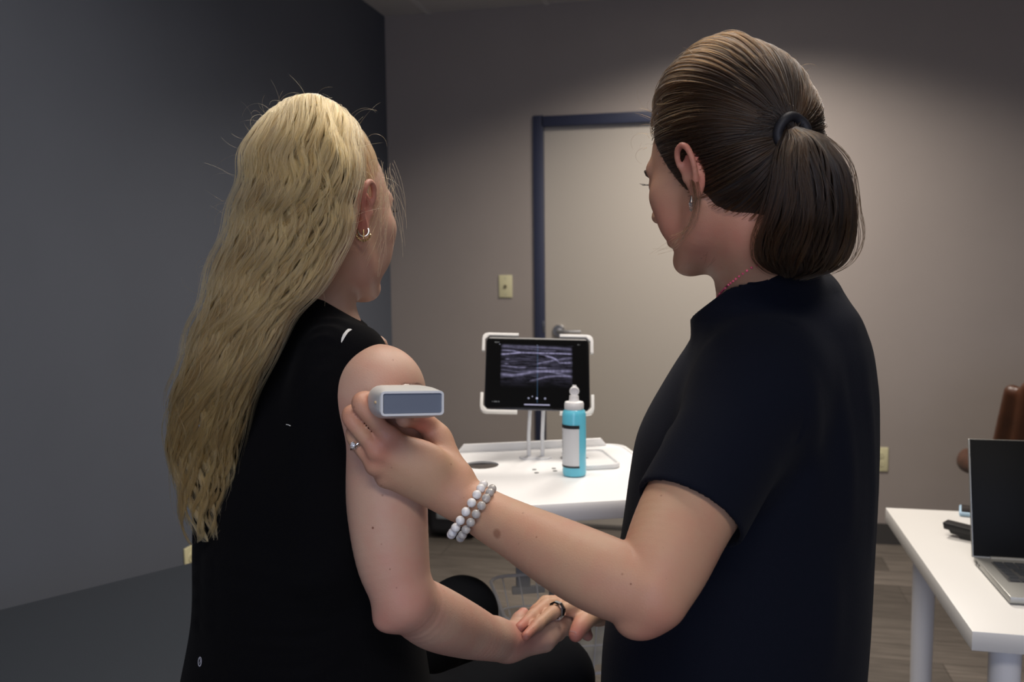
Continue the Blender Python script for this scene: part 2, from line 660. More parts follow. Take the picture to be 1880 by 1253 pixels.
# ------------------------------------------------------------------ the room
def struct(o): o['kind'] = 'structure'; return o


m_grey = mat('slate_paint', (0.092, 0.104, 0.130), rough=0.75, bump=0.12, bscale=260, noise=0.03, nscale=3)
m_beige = mat('greige_paint', (0.30, 0.262, 0.238), rough=0.7, bump=0.12, bscale=260, noise=0.03, nscale=3)
m_door = mat('door_paint', (0.385, 0.35, 0.305), rough=0.5, bump=0.05, bscale=150)
m_frame = mat('navy_enamel', (0.028, 0.033, 0.062), rough=0.4)
m_ceil = mat('ceiling_tile', (0.55, 0.54, 0.53), rough=0.9, bump=0.5, bscale=180)
m_grid = mat('ceiling_grid', (0.62, 0.62, 0.61), rough=0.5)
m_base = mat('vinyl_base', (0.045, 0.042, 0.040), rough=0.6)
m_white = mat('white_laminate', (0.86, 0.86, 0.86), rough=0.35)
m_whitemetal = mat('white_enamel_metal', (0.82, 0.82, 0.83), rough=0.3)
m_black = mat('black_plastic', (0.012, 0.012, 0.013), rough=0.4)
m_chrome = mat('brushed_steel', (0.62, 0.62, 0.62), rough=0.28, metal=1.0)
m_ivory = mat('ivory_plastic', (0.62, 0.58, 0.36), rough=0.4)
m_screw = mat('screw_steel', (0.5, 0.5, 0.48), rough=0.3, metal=1.0)


def floor_material():
    m = mat('grey_oak_vinyl', (0.12, 0.1, 0.085), rough=0.42)
    nt = m.node_tree; b = nt.nodes['Principled BSDF']
    tc = nt.nodes.new('ShaderNodeTexCoord')
    br = nt.nodes.new('ShaderNodeTexBrick')
    br.inputs['Scale'].default_value = 1.0
    br.inputs['Brick Width'].default_value = 1.22; br.inputs['Row Height'].default_value = 0.18
    br.inputs['Mortar Size'].default_value = 0.0015; br.inputs['Bias'].default_value = 0.0
    br.inputs['Color1'].default_value = (0.30, 0.30, 0.30, 1); br.inputs['Color2'].default_value = (0.75, 0.75, 0.75, 1)
    br.inputs['Mortar'].default_value = (0.05, 0.05, 0.05, 1)
    br.offset = 0.37
    nt.links.new(tc.outputs['Object'], br.inputs['Vector'])
    mp = nt.nodes.new('ShaderNodeMapping'); mp.inputs['Scale'].default_value = (1.6, 26, 1)
    nt.links.new(tc.outputs['Object'], mp.inputs['Vector'])
    n = nt.nodes.new('ShaderNodeTexNoise'); n.inputs['Scale'].default_value = 2.2; n.inputs['Detail'].default_value = 7
    n.inputs['Roughness'].default_value = 0.65; n.inputs['Distortion'].default_value = 0.6
    nt.links.new(mp.outputs[0], n.inputs['Vector'])
    ad = nt.nodes.new('ShaderNodeMath'); ad.operation = 'MULTIPLY'
    sc = nt.nodes.new('ShaderNodeSeparateColor'); nt.links.new(br.outputs['Color'], sc.inputs[0])
    mr = nt.nodes.new('ShaderNodeMapRange'); mr.inputs['From Min'].default_value = 0.3; mr.inputs['From Max'].default_value = 0.7
    mr.inputs['To Min'].default_value = 0.45; mr.inputs['To Max'].default_value = 1.5
    nt.links.new(n.outputs['Fac'], mr.inputs['Value'])
    nt.links.new(sc.outputs[0], ad.inputs[0]); nt.links.new(mr.outputs['Result'], ad.inputs[1])
    r = nt.nodes.new('ShaderNodeValToRGB')
    r.color_ramp.elements[0].position = 0.05; r.color_ramp.elements[0].color = (0.035, 0.030, 0.025, 1)
    r.color_ramp.elements[1].position = 0.95; r.color_ramp.elements[1].color = (0.19, 0.165, 0.14, 1)
    nt.links.new(ad.outputs[0], r.inputs['Fac'])
    nt.links.new(r.outputs['Color'], b.inputs['Base Color'])
    return m


T = 0.12
struct(MB().box(((XL + XR) / 2, (YB + YF) / 2, -0.06), (XR - XL + 0.6, YB - YF + 0.6, 0.12)).build('floor', floor_material(), origin=(0, 0, 0)))
struct(MB().box(((XL + XR) / 2, (YB + YF) / 2, CEIL + 0.05), (XR - XL + 0.6, YB - YF + 0.6, 0.1)).build('ceiling', m_ceil, origin=(0, 0, CEIL)))
struct(MB().box((XL - T / 2, (YB + YF) / 2, CEIL / 2), (T, YB - YF + 2 * T, CEIL)).build('wall_left', m_grey))
struct(MB().box((XR + T / 2, (YB + YF) / 2, CEIL / 2), (T, YB - YF + 2 * T, CEIL)).build('wall_right', m_beige))
# back wall with the door opening
DX0, DX1, DZ = -0.825, 0.085, 2.03
w = MB()
w.box(((XL + DX0) / 2, YB + T / 2, CEIL / 2), (DX0 - XL, T, CEIL))
w.box(((DX1 + XR) / 2, YB + T / 2, CEIL / 2), (XR - DX1, T, CEIL))
w.box(((DX0 + DX1) / 2, YB + T / 2, (CEIL + DZ) / 2), (DX1 - DX0, T, CEIL - DZ))
struct(w.build('wall_back', m_beige))
# wall behind the camera with the daylight window
WX0, WX1, WZ0, WZ1 = -0.7, 1.1, 0.85, 2.1
w = MB()
w.box(((XL + WX0) / 2, YF - T / 2, CEIL / 2), (WX0 - XL, T, CEIL))
w.box(((WX1 + XR) / 2, YF - T / 2, CEIL / 2), (XR - WX1, T, CEIL))
w.box(((WX0 + WX1) / 2, YF - T / 2, WZ0 / 2), (WX1 - WX0, T, WZ0))
w.box(((WX0 + WX1) / 2, YF - T / 2, (CEIL + WZ1) / 2), (WX1 - WX0, T, CEIL - WZ1))
struct(w.build('wall_front', m_beige))
w = MB()
for x in (WX0 + 0.02, (WX0 + WX1) / 2, WX1 - 0.02):
    w.box((x, YF - 0.06, (WZ0 + WZ1) / 2), (0.04, 0.06, WZ1 - WZ0))
for z in (WZ0 + 0.02, WZ1 - 0.02):
    w.box(((WX0 + WX1) / 2, YF - 0.06, z), (WX1 - WX0, 0.06, 0.04))
struct(w.build('window_1', m_whitemetal))
# door slab, frame, baseboards
struct(MB().box(((DX0 + DX1) / 2, YB + 0.035, DZ / 2 + 0.004), (DX1 - DX0 - 0.006, 0.04, DZ - 0.014)).build('door_1', m_door))
w = MB()
FW = 0.052
w.box((DX0 - FW / 2 + 0.004, YB + 0.012, (DZ + FW) / 2), (FW, 0.05, DZ + FW), bevel=0.002)
w.box((DX1 + FW / 2 - 0.004, YB + 0.012, (DZ + FW) / 2), (FW, 0.05, DZ + FW), bevel=0.002)
w.box(((DX0 + DX1) / 2, YB + 0.012, DZ + FW / 2 - 0.004), (DX1 - DX0 + 0.01, 0.05, FW), bevel=0.002)
struct(w.build('trim_1', m_frame))
struct(MB().box(((DX0 + DX1) / 2, YB + 0.03, 0.006), (DX1 - DX0, 0.12, 0.012)).build('trim_2', m_base))
struct(MB().box(((XL + DX0 - FW) / 2, YB - 0.004, 0.05), (DX0 - FW - XL, 0.008, 0.1)).build('baseboard_back', m_base))
struct(MB().box(((XR + DX1 + FW) / 2, YB - 0.004, 0.05), (XR - DX1 - FW, 0.008, 0.1)).build('baseboard_back', m_base))
struct(MB().box((XL + 0.004, (YB + YF) / 2, 0.05), (0.008, YB - YF, 0.1)).build('baseboard_left', m_base))
struct(MB().box((XR - 0.004, (YB + YF) / 2, 0.05), (0.008, YB - YF, 0.1)).build('baseboard_right', m_base))
w = MB()
for x in np.arange(-0.80 - 1.22, XR, 0.61):
    if x > XL: w.box((x, (YB + YF) / 2, CEIL - 0.003), (0.024, YB - YF, 0.006))
for y in np.arange(YB - 0.55, YF, -0.61):
    w.box(((XL + XR) / 2, y, CEIL - 0.0025), (XR - XL, 0.024, 0.005))
struct(w.build('trim_3', m_grid))
# recessed troffers around the lamps
m_lens = mat('lamp_lens', (0.9, 0.9, 0.9), rough=0.4, emit=(1.0, 0.93, 0.84), estr=1.2)
for (x, y, sx, sy) in ((0.12, 3.42, 0.6, 0.6), (-0.15, 1.55, 1.21, 0.6), (0.3, -0.75, 1.21, 0.6)):
    t = thing('ceiling_light', (x, y, CEIL - 0.01), ('square recessed ceiling lamp just in front of the door' if y > 3 else 'long recessed ceiling lamp above the cart' if y > 0 else 'long recessed ceiling lamp above the camera'), 'ceiling light', 'recessed ceiling troffers')
    w = MB()
    for q in (-1, 1):
        w.box((x + q * (sx / 2 - 0.012), y, CEIL - 0.007), (0.024, sy, 0.012))
        w.box((x, y + q * (sy / 2 - 0.012), CEIL - 0.007), (sx, 0.024, 0.012))
    w.build('frame', m_grid, t)
    MB().box((x, y, CEIL - 0.004), (sx - 0.05, sy - 0.05, 0.004)).build('lens', m_lens, t)

# door lever
hx, hz = -0.752, 1.008
t = thing('door_handle', (hx, YB + 0.015, hz - 0.03), 'brushed steel lever handle on the beige door', 'door handle')
MB().lathe([(0, 0), (0.033, 0), (0.033, 0.006), (0.029, 0.011), (0.0, 0.011)], (hx, YB + 0.0155, hz), axis=(0, -1, 0)).build('rosette', m_chrome, t)
MB().tube([(hx, YB + 0.01, hz), (hx, YB - 0.035, hz)], 0.010).tube([(hx - 0.004, YB - 0.038, hz), (hx + 0.02, YB - 0.042, hz), (hx + 0.07, YB - 0.041, hz), (hx + 0.118, YB - 0.036, hz)], [0.010, 0.0095, 0.0085, 0.008]).build('lever', m_chrome, t)
struct(MB().box((DX0 - 0.001, YB - 0.004, 1.03), (0.004, 0.028, 0.06), bevel=0.001).build('trim_4', m_screw))


def wall_plate(name, c, label, cat, kind, normal='back'):
    """ivory plate: a round volume/data knob, or a duplex outlet"""
    t = thing(name, (c[0], c[1], c[2] - 0.057), label, cat)
    if normal == 'back':
        R = Matrix.Identity(3)
    else:
        R = rotz(math.pi / 2)
    def q(x, y, z): return Vector(c) + R @ Vector((x, y, z))
    w = MB(); w.box(q(0, -0.003, 0), (0.070, 0.006, 0.115), rot=R, bevel=0.0025, seg=3)
    w.build('plate', m_ivory, t)
    ax = R @ Vector((0, -1, 0))
    if kind == 'jack':
        MB().box(q(0, -0.008, 0), (0.014, 0.006, 0.016), rot=R, bevel=0.001).build('jack', mat('jack_plastic', (0.16, 0.14, 0.08), 0.5), t)
        for z in (0.042, -0.042):
            MB().lathe([(0, 0.0015), (0.0028, 0.001), (0.003, 0)], q(0, -0.006, z), axis=ax, seg=12).build('screw', m_screw, t)
    else:
        for z in (0.020, -0.020):
            MB().lathe([(0, 0.002), (0.0155, 0.002), (0.0165, 0)], q(0, -0.006, z), axis=ax, seg=24).build('socket', m_ivory, t)
            s_ = MB()
            for x in (-0.006, 0.006): s_.box(q(x, -0.0083, z + 0.003), (0.0016, 0.001, 0.008), rot=R)
            s_.box(q(0, -0.0083, z - 0.008), (0.004, 0.001, 0.004), rot=R)
            s_.build('slots', m_black, t)
        MB().lathe([(0, 0.0015), (0.0028, 0.001), (0.003, 0)], q(0, -0.006, 0), axis=ax, seg=12).build('screw', m_screw, t)


wall_plate('wall_jack', (-1.024, YB, 1.235), 'ivory wall plate with a small centre jack left of the door', 'wall plate', 'jack')
wall_plate('power_outlet', (0.787, YB, 0.410), 'ivory duplex outlet low on the beige wall behind the navy shirt', 'outlet', 'duplex')
wall_plate('power_outlet', (XL, 2.455, 0.395), 'ivory outlet low on the dark slate wall behind the exam table', 'outlet', 'duplex', normal='left')

# ------------------------------------------------------------------ exam table
m_vinyl = mat('slate_vinyl', (0.030, 0.036, 0.045), rough=0.5, bump=0.15, bscale=400)
A0 = Vector((-1.4238, 1.4600, 0)); dirT = Vector((0.2205, 0.3227, 0)).normalized(); perp = Vector((dirT.y, -dirT.x, 0))
RT = basis(dirT, -perp, Vector((0, 0, 1)))
L0, L1, WT = -1.25, 0.50, 0.62
cT = A0 + dirT * ((L0 + L1) / 2) + perp * (WT / 2)
t = thing('exam_table', (cT.x, cT.y, 0), 'dark slate vinyl exam table along the grey wall, left of the blonde woman', 'exam table')
LT = L1 - L0
MB().box((cT.x, cT.y, 0.63), (LT, WT, 0.06), rot=RT, bevel=0.014, seg=4).build('cushion', m_vinyl, t)
MB().box((cT.x, cT.y, 0.575), (LT - 0.06, WT - 0.06, 0.05), rot=RT, bevel=0.004).build('frame', m_black, t)
for sx in (-1, 1):
    for sy in (-1, 1):
        q = cT + dirT * sx * (LT / 2 - 0.12) + perp * sy * (WT / 2 - 0.08)
        MB().box((q.x, q.y, 0.276), (0.05, 0.05, 0.552), rot=RT, bevel=0.004).build('leg', m_black, t)

# ------------------------------------------------------------------ stool under the seated woman
m_blackvinyl = mat('black_vinyl', (0.012, 0.012, 0.013), rough=0.45)
sc_ = C(-0.27, 1.10, 0)
t = thing('stool', (sc_.x, sc_.y, 0), 'round black stool under the seated blonde woman', 'stool')
MB().lathe([(0, 0.555), (0.165, 0.555), (0.178, 0.575), (0.18, 0.60), (0.17, 0.618), (0.0, 0.622)], (sc_.x, sc_.y, 0), seg=48).build('seat', m_blackvinyl, t)
MB().lathe([(0, 0.06), (0.028, 0.06), (0.028, 0.554), (0, 0.554)], (sc_.x, sc_.y, 0), seg=24).build('post', m_chrome, t)
w = MB()
w.tube([(sc_.x + 0.2 * math.cos(a), sc_.y + 0.2 * math.sin(a), 0.20) for a in np.linspace(0, 2 * math.pi, 41)[:-1]], 0.009, closed=True)
for k in range(3):
    a = k * 2.094; w.tube([(sc_.x + 0.02 * math.cos(a), sc_.y + 0.02 * math.sin(a), 0.22), (sc_.x + 0.2 * math.cos(a), sc_.y + 0.2 * math.sin(a), 0.2)], 0.007)
w.build('foot_ring', m_chrome, t)
for k in range(5):
    a = k * 2 * math.pi / 5 + 0.3
    x, y = sc_.x + 0.27 * math.cos(a), sc_.y + 0.27 * math.sin(a)
    MB().tube([(sc_.x + 0.02 * math.cos(a), sc_.y + 0.02 * math.sin(a), 0.085), (x, y, 0.072)], [0.02, 0.014]).build('base_arm', m_black, t)
    MB().lathe([(0, -0.012), (0.022, -0.012), (0.027, -0.006), (0.027, 0.006), (0.022, 0.012), (0, 0.012)], (x, y, 0.027), axis=(math.sin(a), -math.cos(a), 0), seg=20).tube([(x, y, 0.027), (x, y, 0.07)], 0.006).build('caster', m_black, t)

# ------------------------------------------------------------------ ultrasound cart
TZ = 0.93
bl = on_plane(815, 832, 2, TZ); br_ = on_plane(1137, 817, 2, TZ)
ux = (br_ - bl).normalized(); uy = Vector((-ux.y, ux.x, 0))
Wc = (br_ - bl).length; Dc = 0.462
RC = basis(ux, uy, Vector((0, 0, 1)))
cc = bl + ux * (Wc / 2) - uy * (Dc / 2)          # tray centre


def K(x, y, z=0.0):
    """cart-local (x right, y away from the viewer, z above the tray surface)"""
    return Vector((cc.x, cc.y, TZ + z)) + ux * x + uy * y


cart = thing('medical_cart', (cc.x, cc.y, 0), 'white rolling medical cart holding the tablet and gel bottle', 'cart')


def rrect(w_, d_, r, n=7):
    pts = []
    for (sx, sy, a0) in ((1, 1, 0), (-1, 1, 90), (-1, -1, 180), (1, -1, 270)):
        for k in range(n):
            a = math.radians(a0 + 90 * k / (n - 1))
            pts.append((sx * (w_ / 2 - r) + r * math.cos(a), sy * (d_ / 2 - r) + r * math.sin(a)))
    return pts


def plate_with_holes(outer, holes, z0, z1, bevel=0.0):
    """flat plate with round holes; cart-local"""
    bm = bmesh.new()
    def ring(pts):
        vs = [bm.verts.new(K(x, y, z1)) for x, y in pts]
        return [bm.edges.new((vs[i], vs[(i + 1) % len(vs)])) for i in range(len(vs))]
    es = ring(outer)
    for h in holes: es += ring(h)
    bmesh.ops.triangle_fill(bm, edges=es, use_beauty=True)
    for f in list(bm.faces):
        if f.normal.z < 0: f.normal_flip()
    r = bmesh.ops.extrude_face_region(bm, geom=list(bm.faces))
    vs = [v for v in r['geom'] if isinstance(v, bmesh.types.BMVert)]
    bmesh.ops.translate(bm, verts=vs, vec=(0, 0, z0 - z1))
    bmesh.ops.recalc_face_normals(bm, faces=list(bm.faces))
    return bm


hole_w = on_plane(884, 854, 2, TZ)
hl = hole_w - Vector((cc.x, cc.y, TZ)); hx_, hy_ = hl.dot(ux), hl.dot(uy)
circ = lambda x, y, r, n=40: [(x + r * math.cos(2 * math.pi * k / n), y - r * math.sin(2 * math.pi * k / n)) for k in range(n)]
mb = MB(); mb.bm.free(); mb.bm = plate_with_holes(rrect(Wc, Dc, 0.035), [circ(hx_, hy_, 0.0365)], -0.004, 0.0)
# deep front apron and shallow rim
o_pts = rrect(Wc + 0.004, Dc + 0.004, 0.037)
mb.build('tray', m_white, cart)
w = MB()
n = len(o_pts); bm = w.bm
prof = [(-0.005, 0.0), (-0.002, 0.003), (0.004, 0.0025), (0.0065, -0.003), (0.0065, -0.026), (0.003, -0.031), (-0.004, -0.031), (-0.005, -0.004)]
rings = []
for (x, y) in o_pts:
    nrm = Vector((x, y, 0)); cx_ = max(min(x, Wc / 2 - 0.035), -Wc / 2 + 0.035); cy_ = max(min(y, Dc / 2 - 0.035), -Dc / 2 + 0.035)
    nv = Vector((x - cx_, y - cy_, 0)); nv = nv.normalized()
    rings.append([bm.verts.new(K(x + nv.x * a, y + nv.y * a, b)) for a, b in prof])
for i in range(n):
    for k in range(len(prof)):
        bm.faces.new((rings[i][k], rings[(i + 1) % n][k], rings[(i + 1) % n][(k + 1) % len(prof)], rings[i][(k + 1) % len(prof)]))
bmesh.ops.recalc_face_normals(bm, faces=list(bm.faces))
w.build('rim', m_white, cart)
# raised lip along the back
w = MB(); w.prism([K(-Wc / 2 + 0.03, Dc / 2 - 0.004, 0.0), K(-Wc / 2 + 0.045, Dc / 2 - 0.004, 0.018), K(Wc / 2 - 0.045, Dc / 2 - 0.004, 0.018), K(Wc / 2 - 0.03, Dc / 2 - 0.004, 0.0)], uy * 0.008, bevel=0.003)
w.build('back_lip', m_white, cart)
for (px, py) in ((981, 863), (985, 869), (1017, 861), (1019, 865.5)):
    q = on_plane(px, py, 2, TZ)
    MB().lathe([(0, 0.0012), (0.0042, 0.0012), (0.0048, 0.0)], q, seg=16).build('screw_cap', mat('screw_grey', (0.22, 0.22, 0.22), 0.5), cart)
colp = K(0.015, 0.02)
m_colgrey = mat('cart_column_paint', (0.34, 0.34, 0.40), rough=0.4)
MB().box((colp.x, colp.y, 0.515), (0.034, 0.085, 0.80), rot=RC, bevel=0.008).build('column', m_colgrey, cart)
q = K(0.015, 0.02)
MB().box((q.x, q.y, 0.9065), (0.16, 0.2, 0.018), rot=RC, bevel=0.004).build('tray_bracket', m_colgrey, cart)
for k in range(5):
    a = k * 2 * math.pi / 5 + 0.9
    e = Vector((colp.x + 0.27 * math.cos(a), colp.y + 0.27 * math.sin(a), 0.085))
    MB().tube([(colp.x, colp.y, 0.105), tuple(e)], [0.032, 0.02]).build('base_leg', m_whitemetal, cart)
    MB().lathe([(0, -0.014), (0.03, -0.014), (0.037, -0.006), (0.037, 0.006), (0.03, 0.014), (0, 0.014)], (e.x, e.y, 0.037), axis=(math.sin(a), -math.cos(a), 0), seg=24).tube([(e.x, e.y, 0.04), (e.x, e.y, 0.085)], 0.008).build('caster', m_black, cart)
# wire basket under the tray
BW, BD, BZ0, BZ1 = 0.34, 0.24, 0.575, 0.700
bc0 = P(913, 1086, 1.66)
b0 = bc0.copy()
def KB(x, y, z): return Vector((b0.x, b0.y, 0)) + ux * x + uy * y + Vector((0, 0, z))
w = MB()
def brect(z, inset, r=0.035, n=6):
    return [KB(BW / 2 + x, -0.02 + y + 0.02, z) for x, y in rrect(BW - 2 * inset, BD - 2 * inset, r, n)]
w.tube(brect(BZ1, 0.0), 0.0036, closed=True, seg=8)
w.build('basket_rim', m_whitemetal, cart)
w = MB()
w.tube(brect(BZ0, 0.03), 0.003, closed=True, seg=8)
w.tube(brect((BZ0 + BZ1) / 2, 0.015), 0.0022, closed=True, seg=8)
for i in range(9):
    f = -0.5 + (i + 0.5) / 9
    for s_ in (-1, 1):
        w.tube([KB(BW / 2 + f * BW * 0.94, s_ * BD / 2, BZ1), KB(BW / 2 + f * BW * 0.8, s_ * (BD / 2 - 0.03), BZ0)], 0.0018, seg=6)
    w.tube([KB(BW / 2 + f * BW * 0.8, -(BD / 2 - 0.03), BZ0), KB(BW / 2 + f * BW * 0.8, BD / 2 - 0.03, BZ0)], 0.0018, seg=6)
for i in range(6):
    f = -0.5 + (i + 0.5) / 6
    for s_ in (0, 1):
        x1 = s_ * BW; x0 = BW * 0.5 + (s_ - 0.5) * (BW - 0.06)
        w.tube([KB(x1, f * BD * 0.9, BZ1), KB(x0, f * BD * 0.74, BZ0)], 0.0018, seg=6)
w.build('basket_wires', m_whitemetal, cart)
q = KB(0.075, BD / 2 + 0.012, 0.695)
MB().box(q, (0.03, 0.014, 0.06), rot=RC, bevel=0.003).box(KB(0.085, BD / 2 + 0.006, 0.665), (0.07, 0.012, 0.016), rot=RC, bevel=0.002).build('basket_bracket', mat('bracket_grey', (0.5, 0.5, 0.5), 0.5), cart)
# paper box in the basket
pb = KB(0.225, 0.0, 0)
t = thing('paper_box', (pb.x, pb.y, BZ0 + 0.004), 'cream cardboard box lying in the wire basket of the cart', 'box')
MB().box((pb.x, pb.y, BZ0 + 0.049), (0.15, 0.13, 0.09), rot=RC, bevel=0.002).build('carton', mat('cream_card', (0.78, 0.75, 0.65), 0.7), t)
MB().box((pb.x, pb.y, BZ0 + 0.095), (0.152, 0.07, 0.003), rot=RC).build('flap', mat('cream_card_flap', (0.66, 0.64, 0.56), 0.7), t)

# ------------------------------------------------------------------ tablet on its stand
m_clip = mat('white_clip_plastic', (0.72, 0.71, 0.68), rough=0.45)
d0, d1 = 1.835, 1.915
pTL, pTR, pBR, pBL = P(888, 614, d1), P(1081, 621, d1), P(1091, 757, d0), P(887, 755, d0)
ce = (pTL + pTR + pBR + pBL) / 4
tx = ((pTR - pTL) + (pBR - pBL)).normalized()
ty = ((pTL - pBL) + (pTR - pBR)); ty = (ty - tx * ty.dot(tx)).normalized()
tn = tx.cross(ty)            # towards the viewer
if tn.dot(Vector((0, 0, CAM_H)) - ce) < 0: tn = -tn
tw = ((pTR - pTL).length + (pBR - pBL).length) / 2 + 0.004
th = ((pTL - pBL).length + (pTR - pBR).length) / 2 + 0.004
RB = basis(tx, ty, tn)
def TB(x, y, z=0): return ce + tx * x + ty * y + tn * z
tab = thing('tablet', TB(0, -th / 2, -0.004), 'black tablet showing a grey-violet ultrasound scan, clipped in a white stand', 'tablet')
def rr3(w_, h_, r, z, n=6): return [TB(x, y, z) for x, y in rrect(w_, h_, r, n)]
MB().prism(rr3(tw - 0.012, th - 0.012, 0.012, -0.008), tn * 0.007, bevel=0.0015).build('shell', mat('dark_grey_aluminium', (0.10, 0.10, 0.11), 0.35, metal=0.8), tab)
m_glass = mat('black_glass', (0.004, 0.004, 0.005), rough=0.12, spec=0.4)
MB().prism(rr3(tw - 0.013, th - 0.013, 0.012, -0.001), tn * 0.0012, bevel=0.0004).build('glass', m_glass, tab)


def screen_image(nx, ny):
    """ultrasound frame painted as light values on a grid; u right, v down, 0..1"""
    u, v = np.meshgrid(np.linspace(0, 1, nx), np.linspace(0, 1, ny))
    g = np.random.default_rng(3)
    def smooth(a, kx, ky):
        ker = np.ones(kx) / kx
        a = np.apply_along_axis(lambda r: np.convolve(r, ker, 'same'), 1, a)
        ker = np.ones(ky) / ky
        return np.apply_along_axis(lambda r: np.convolve(r, ker, 'same'), 0, a)
    I = np.zeros_like(u)
    inb = (u > 0.135) & (u < 0.845) & (v > 0.09) & (v < 0.72)
    streak = smooth(g.random((ny, nx)), 25, 2); streak = (streak - streak.mean()) / streak.std()
    I += inb * np.clip(streak * 0.035 + 0.03, 0, 1) * np.interp(v, [0.09, 0.15, 0.55, 0.62, 0.72], [0.3, 1, 1.1, 0.5, 0.0])
    def line(pts, amp, wid, rag=0.35):
        xs = [p[0] for p in pts]; ys = [p[1] for p in pts]
        yy = np.interp(u, xs, ys)
        n_ = np.interp(u[0], np.linspace(0, 1, 60), g.random(60))[None, :]
        m_ = (u > xs[0]) & (u < xs[-1])
        edge = np.clip(np.minimum(u - xs[0], xs[-1] - u) / 0.03, 0, 1)
        return m_ * edge * amp * (1 - rag + rag * 2 * (n_ - 0.3)) * np.exp(-((v - yy) / wid) ** 2)
    I += line([(.13, .105), (.4, .115), (.7, .125), (.85, .14)], .22, .016)
    I += line([(.13, .118), (.3, .135), (.45, .15), (.55, .17), (.7, .165)], .16, .007)
    I += line([(.13, .172), (.25, .178), (.33, .20)], .6, .007)
    I += line([(.13, .235), (.2, .228), (.32, .205), (.5, .205), (.7, .205), (.85, .21)], .75, .0085)
    I += line([(.13, .235), (.2, .23)], .4, .012)
    I += line([(.5, .208), (.58, .24), (.66, .275), (.7, .30), (.78, .275), (.85, .265)], .26, .010)
    I += line([(.57, .245), (.64, .265), (.69, .30), (.72, .345), (.85, .335)], .45, .010)
    I += line([(.48, .37), (.55, .345), (.62, .325), (.70, .29)], .35, .010)
    I += line([(.13, .40), (.24, .415), (.32, .425), (.4, .42)], .38, .007)
    I += line([(.17, .305), (.23, .30)], .35, .008) + line([(.16, .37), (.22, .375)], .35, .009)
    I += line([(.48, .425), (.6, .425)], .5, .006)
    I += line([(.13, .53), (.25, .54), (.35, .52), (.48, .475), (.6, .47), (.72, .465), (.85, .46)], .40, .018)
    I += line([(.48, .478), (.6, .472), (.7, .50), (.85, .545)], .22, .012)
    I += line([(.42, .62), (.5, .59), (.58, .555), (.7, .535), (.85, .54)], .30, .012)
    I += line([(.13, .455), (.3, .485), (.45, .47)], .14, .008)
    for k in range(26):
        x = g.uniform(.15, .75); y = g.uniform(.25, .5); I += line([(x, y), (x + .04, y + g.uniform(-.006, .01)), (x + .1, y + g.uniform(-.01, .01))], g.uniform(.05, .14), .006)
    col = I[..., None] * np.array([0.62, 0.58, 0.92])
    # centre line, markers, icons, home bar, small text strokes
    cl = np.exp(-((u - 0.5) / 0.0022) ** 2) * (v > 0.09) * (v < 0.93)
    col += cl[..., None] * np.array([0.05, 0.12, 0.22])
    def dot(x, y, r, a, c=(.75, .75, 1.0)):
        nonlocal col
        d = np.sqrt(((u - x) * 1.38) ** 2 + (v - y) ** 2)
        col = col + np.clip((r - d) / 0.004, 0, 1)[..., None] * a * np.array(c)
    dot(.118, .085, .007, .8); dot(.495, .088, .006, .8); dot(.452, .84, .009, .9); dot(.497, .865, .016, .9)
    dot(.415, .866, .014, .55); dot(.577, .866, .016, .5); dot(.842, .645, .004, .5); dot(.85, .09, .003, .5)
    for k in range(3): dot(.846, .34 + .02 * k, .003, .35)
    col += ((np.abs(v - 0.957) < 0.005) & (u > .372) & (u < .625))[..., None] * np.array([.6, .58, .8])
    for (x, y, l, a) in ((.05, .055, .028, .6), (.085, .057, .006, .35), (.1, .055, .012, .35), (.90, .068, .012, .3), (.92, .07, .006, .2), (.06, .925, .07, .25)):
        tex = (g.random(nx) > 0.35)[None, :]
        col += ((np.abs(v - y) < 0.0065) & (u > x) & (u < x + l) & tex)[..., None] * a
    return np.clip(col, 0, 1)


nx, ny = 300, 210
img = screen_image(nx, ny)
sw, sh = tw - 0.020, th - 0.020
uu, vv = np.meshgrid(np.linspace(-0.5, 0.5, nx), np.linspace(0.5, -0.5, ny))
pts = np.array(ce)[None, None] + uu[..., None] * sw * np.array(tx) + vv[..., None] * sh * np.array(ty) + 0.0006 * np.array(tn)
me = bpy.data.meshes.new('display')
me.vertices.add(nx * ny); me.vertices.foreach_set('co', pts.astype('f').ravel())
ii = np.arange(ny - 1)[:, None] * nx + np.arange(nx - 1)[None]
qd = np.stack([ii, ii + nx, ii + nx + 1, ii + 1], -1).reshape(-1, 4)
me.loops.add(qd.size); me.loops.foreach_set('vertex_index', qd.astype('i4').ravel())
me.polygons.add(len(qd)); me.polygons.foreach_set('loop_start', np.arange(0, qd.size, 4, dtype='i4'))
me.update(calc_edges=True)
ca = me.color_attributes.new('glow', 'FLOAT_COLOR', 'POINT')
ca.data.foreach_set('color', np.concatenate([img, np.ones((ny, nx, 1))], -1).astype('f').ravel())
m_disp = mat('display', (0.002, 0.002, 0.002), rough=0.15, spec=0.3)
nt = m_disp.node_tree
at = nt.nodes.new('ShaderNodeAttribute'); at.attribute_name = 'glow'
nt.links.new(at.outputs['Color'], nt.nodes['Principled BSDF'].inputs['Emission Color'])
nt.nodes['Principled BSDF'].inputs['Emission Strength'].default_value = 0.8
link_mesh('display', me, m_disp, tab, smooth=False)

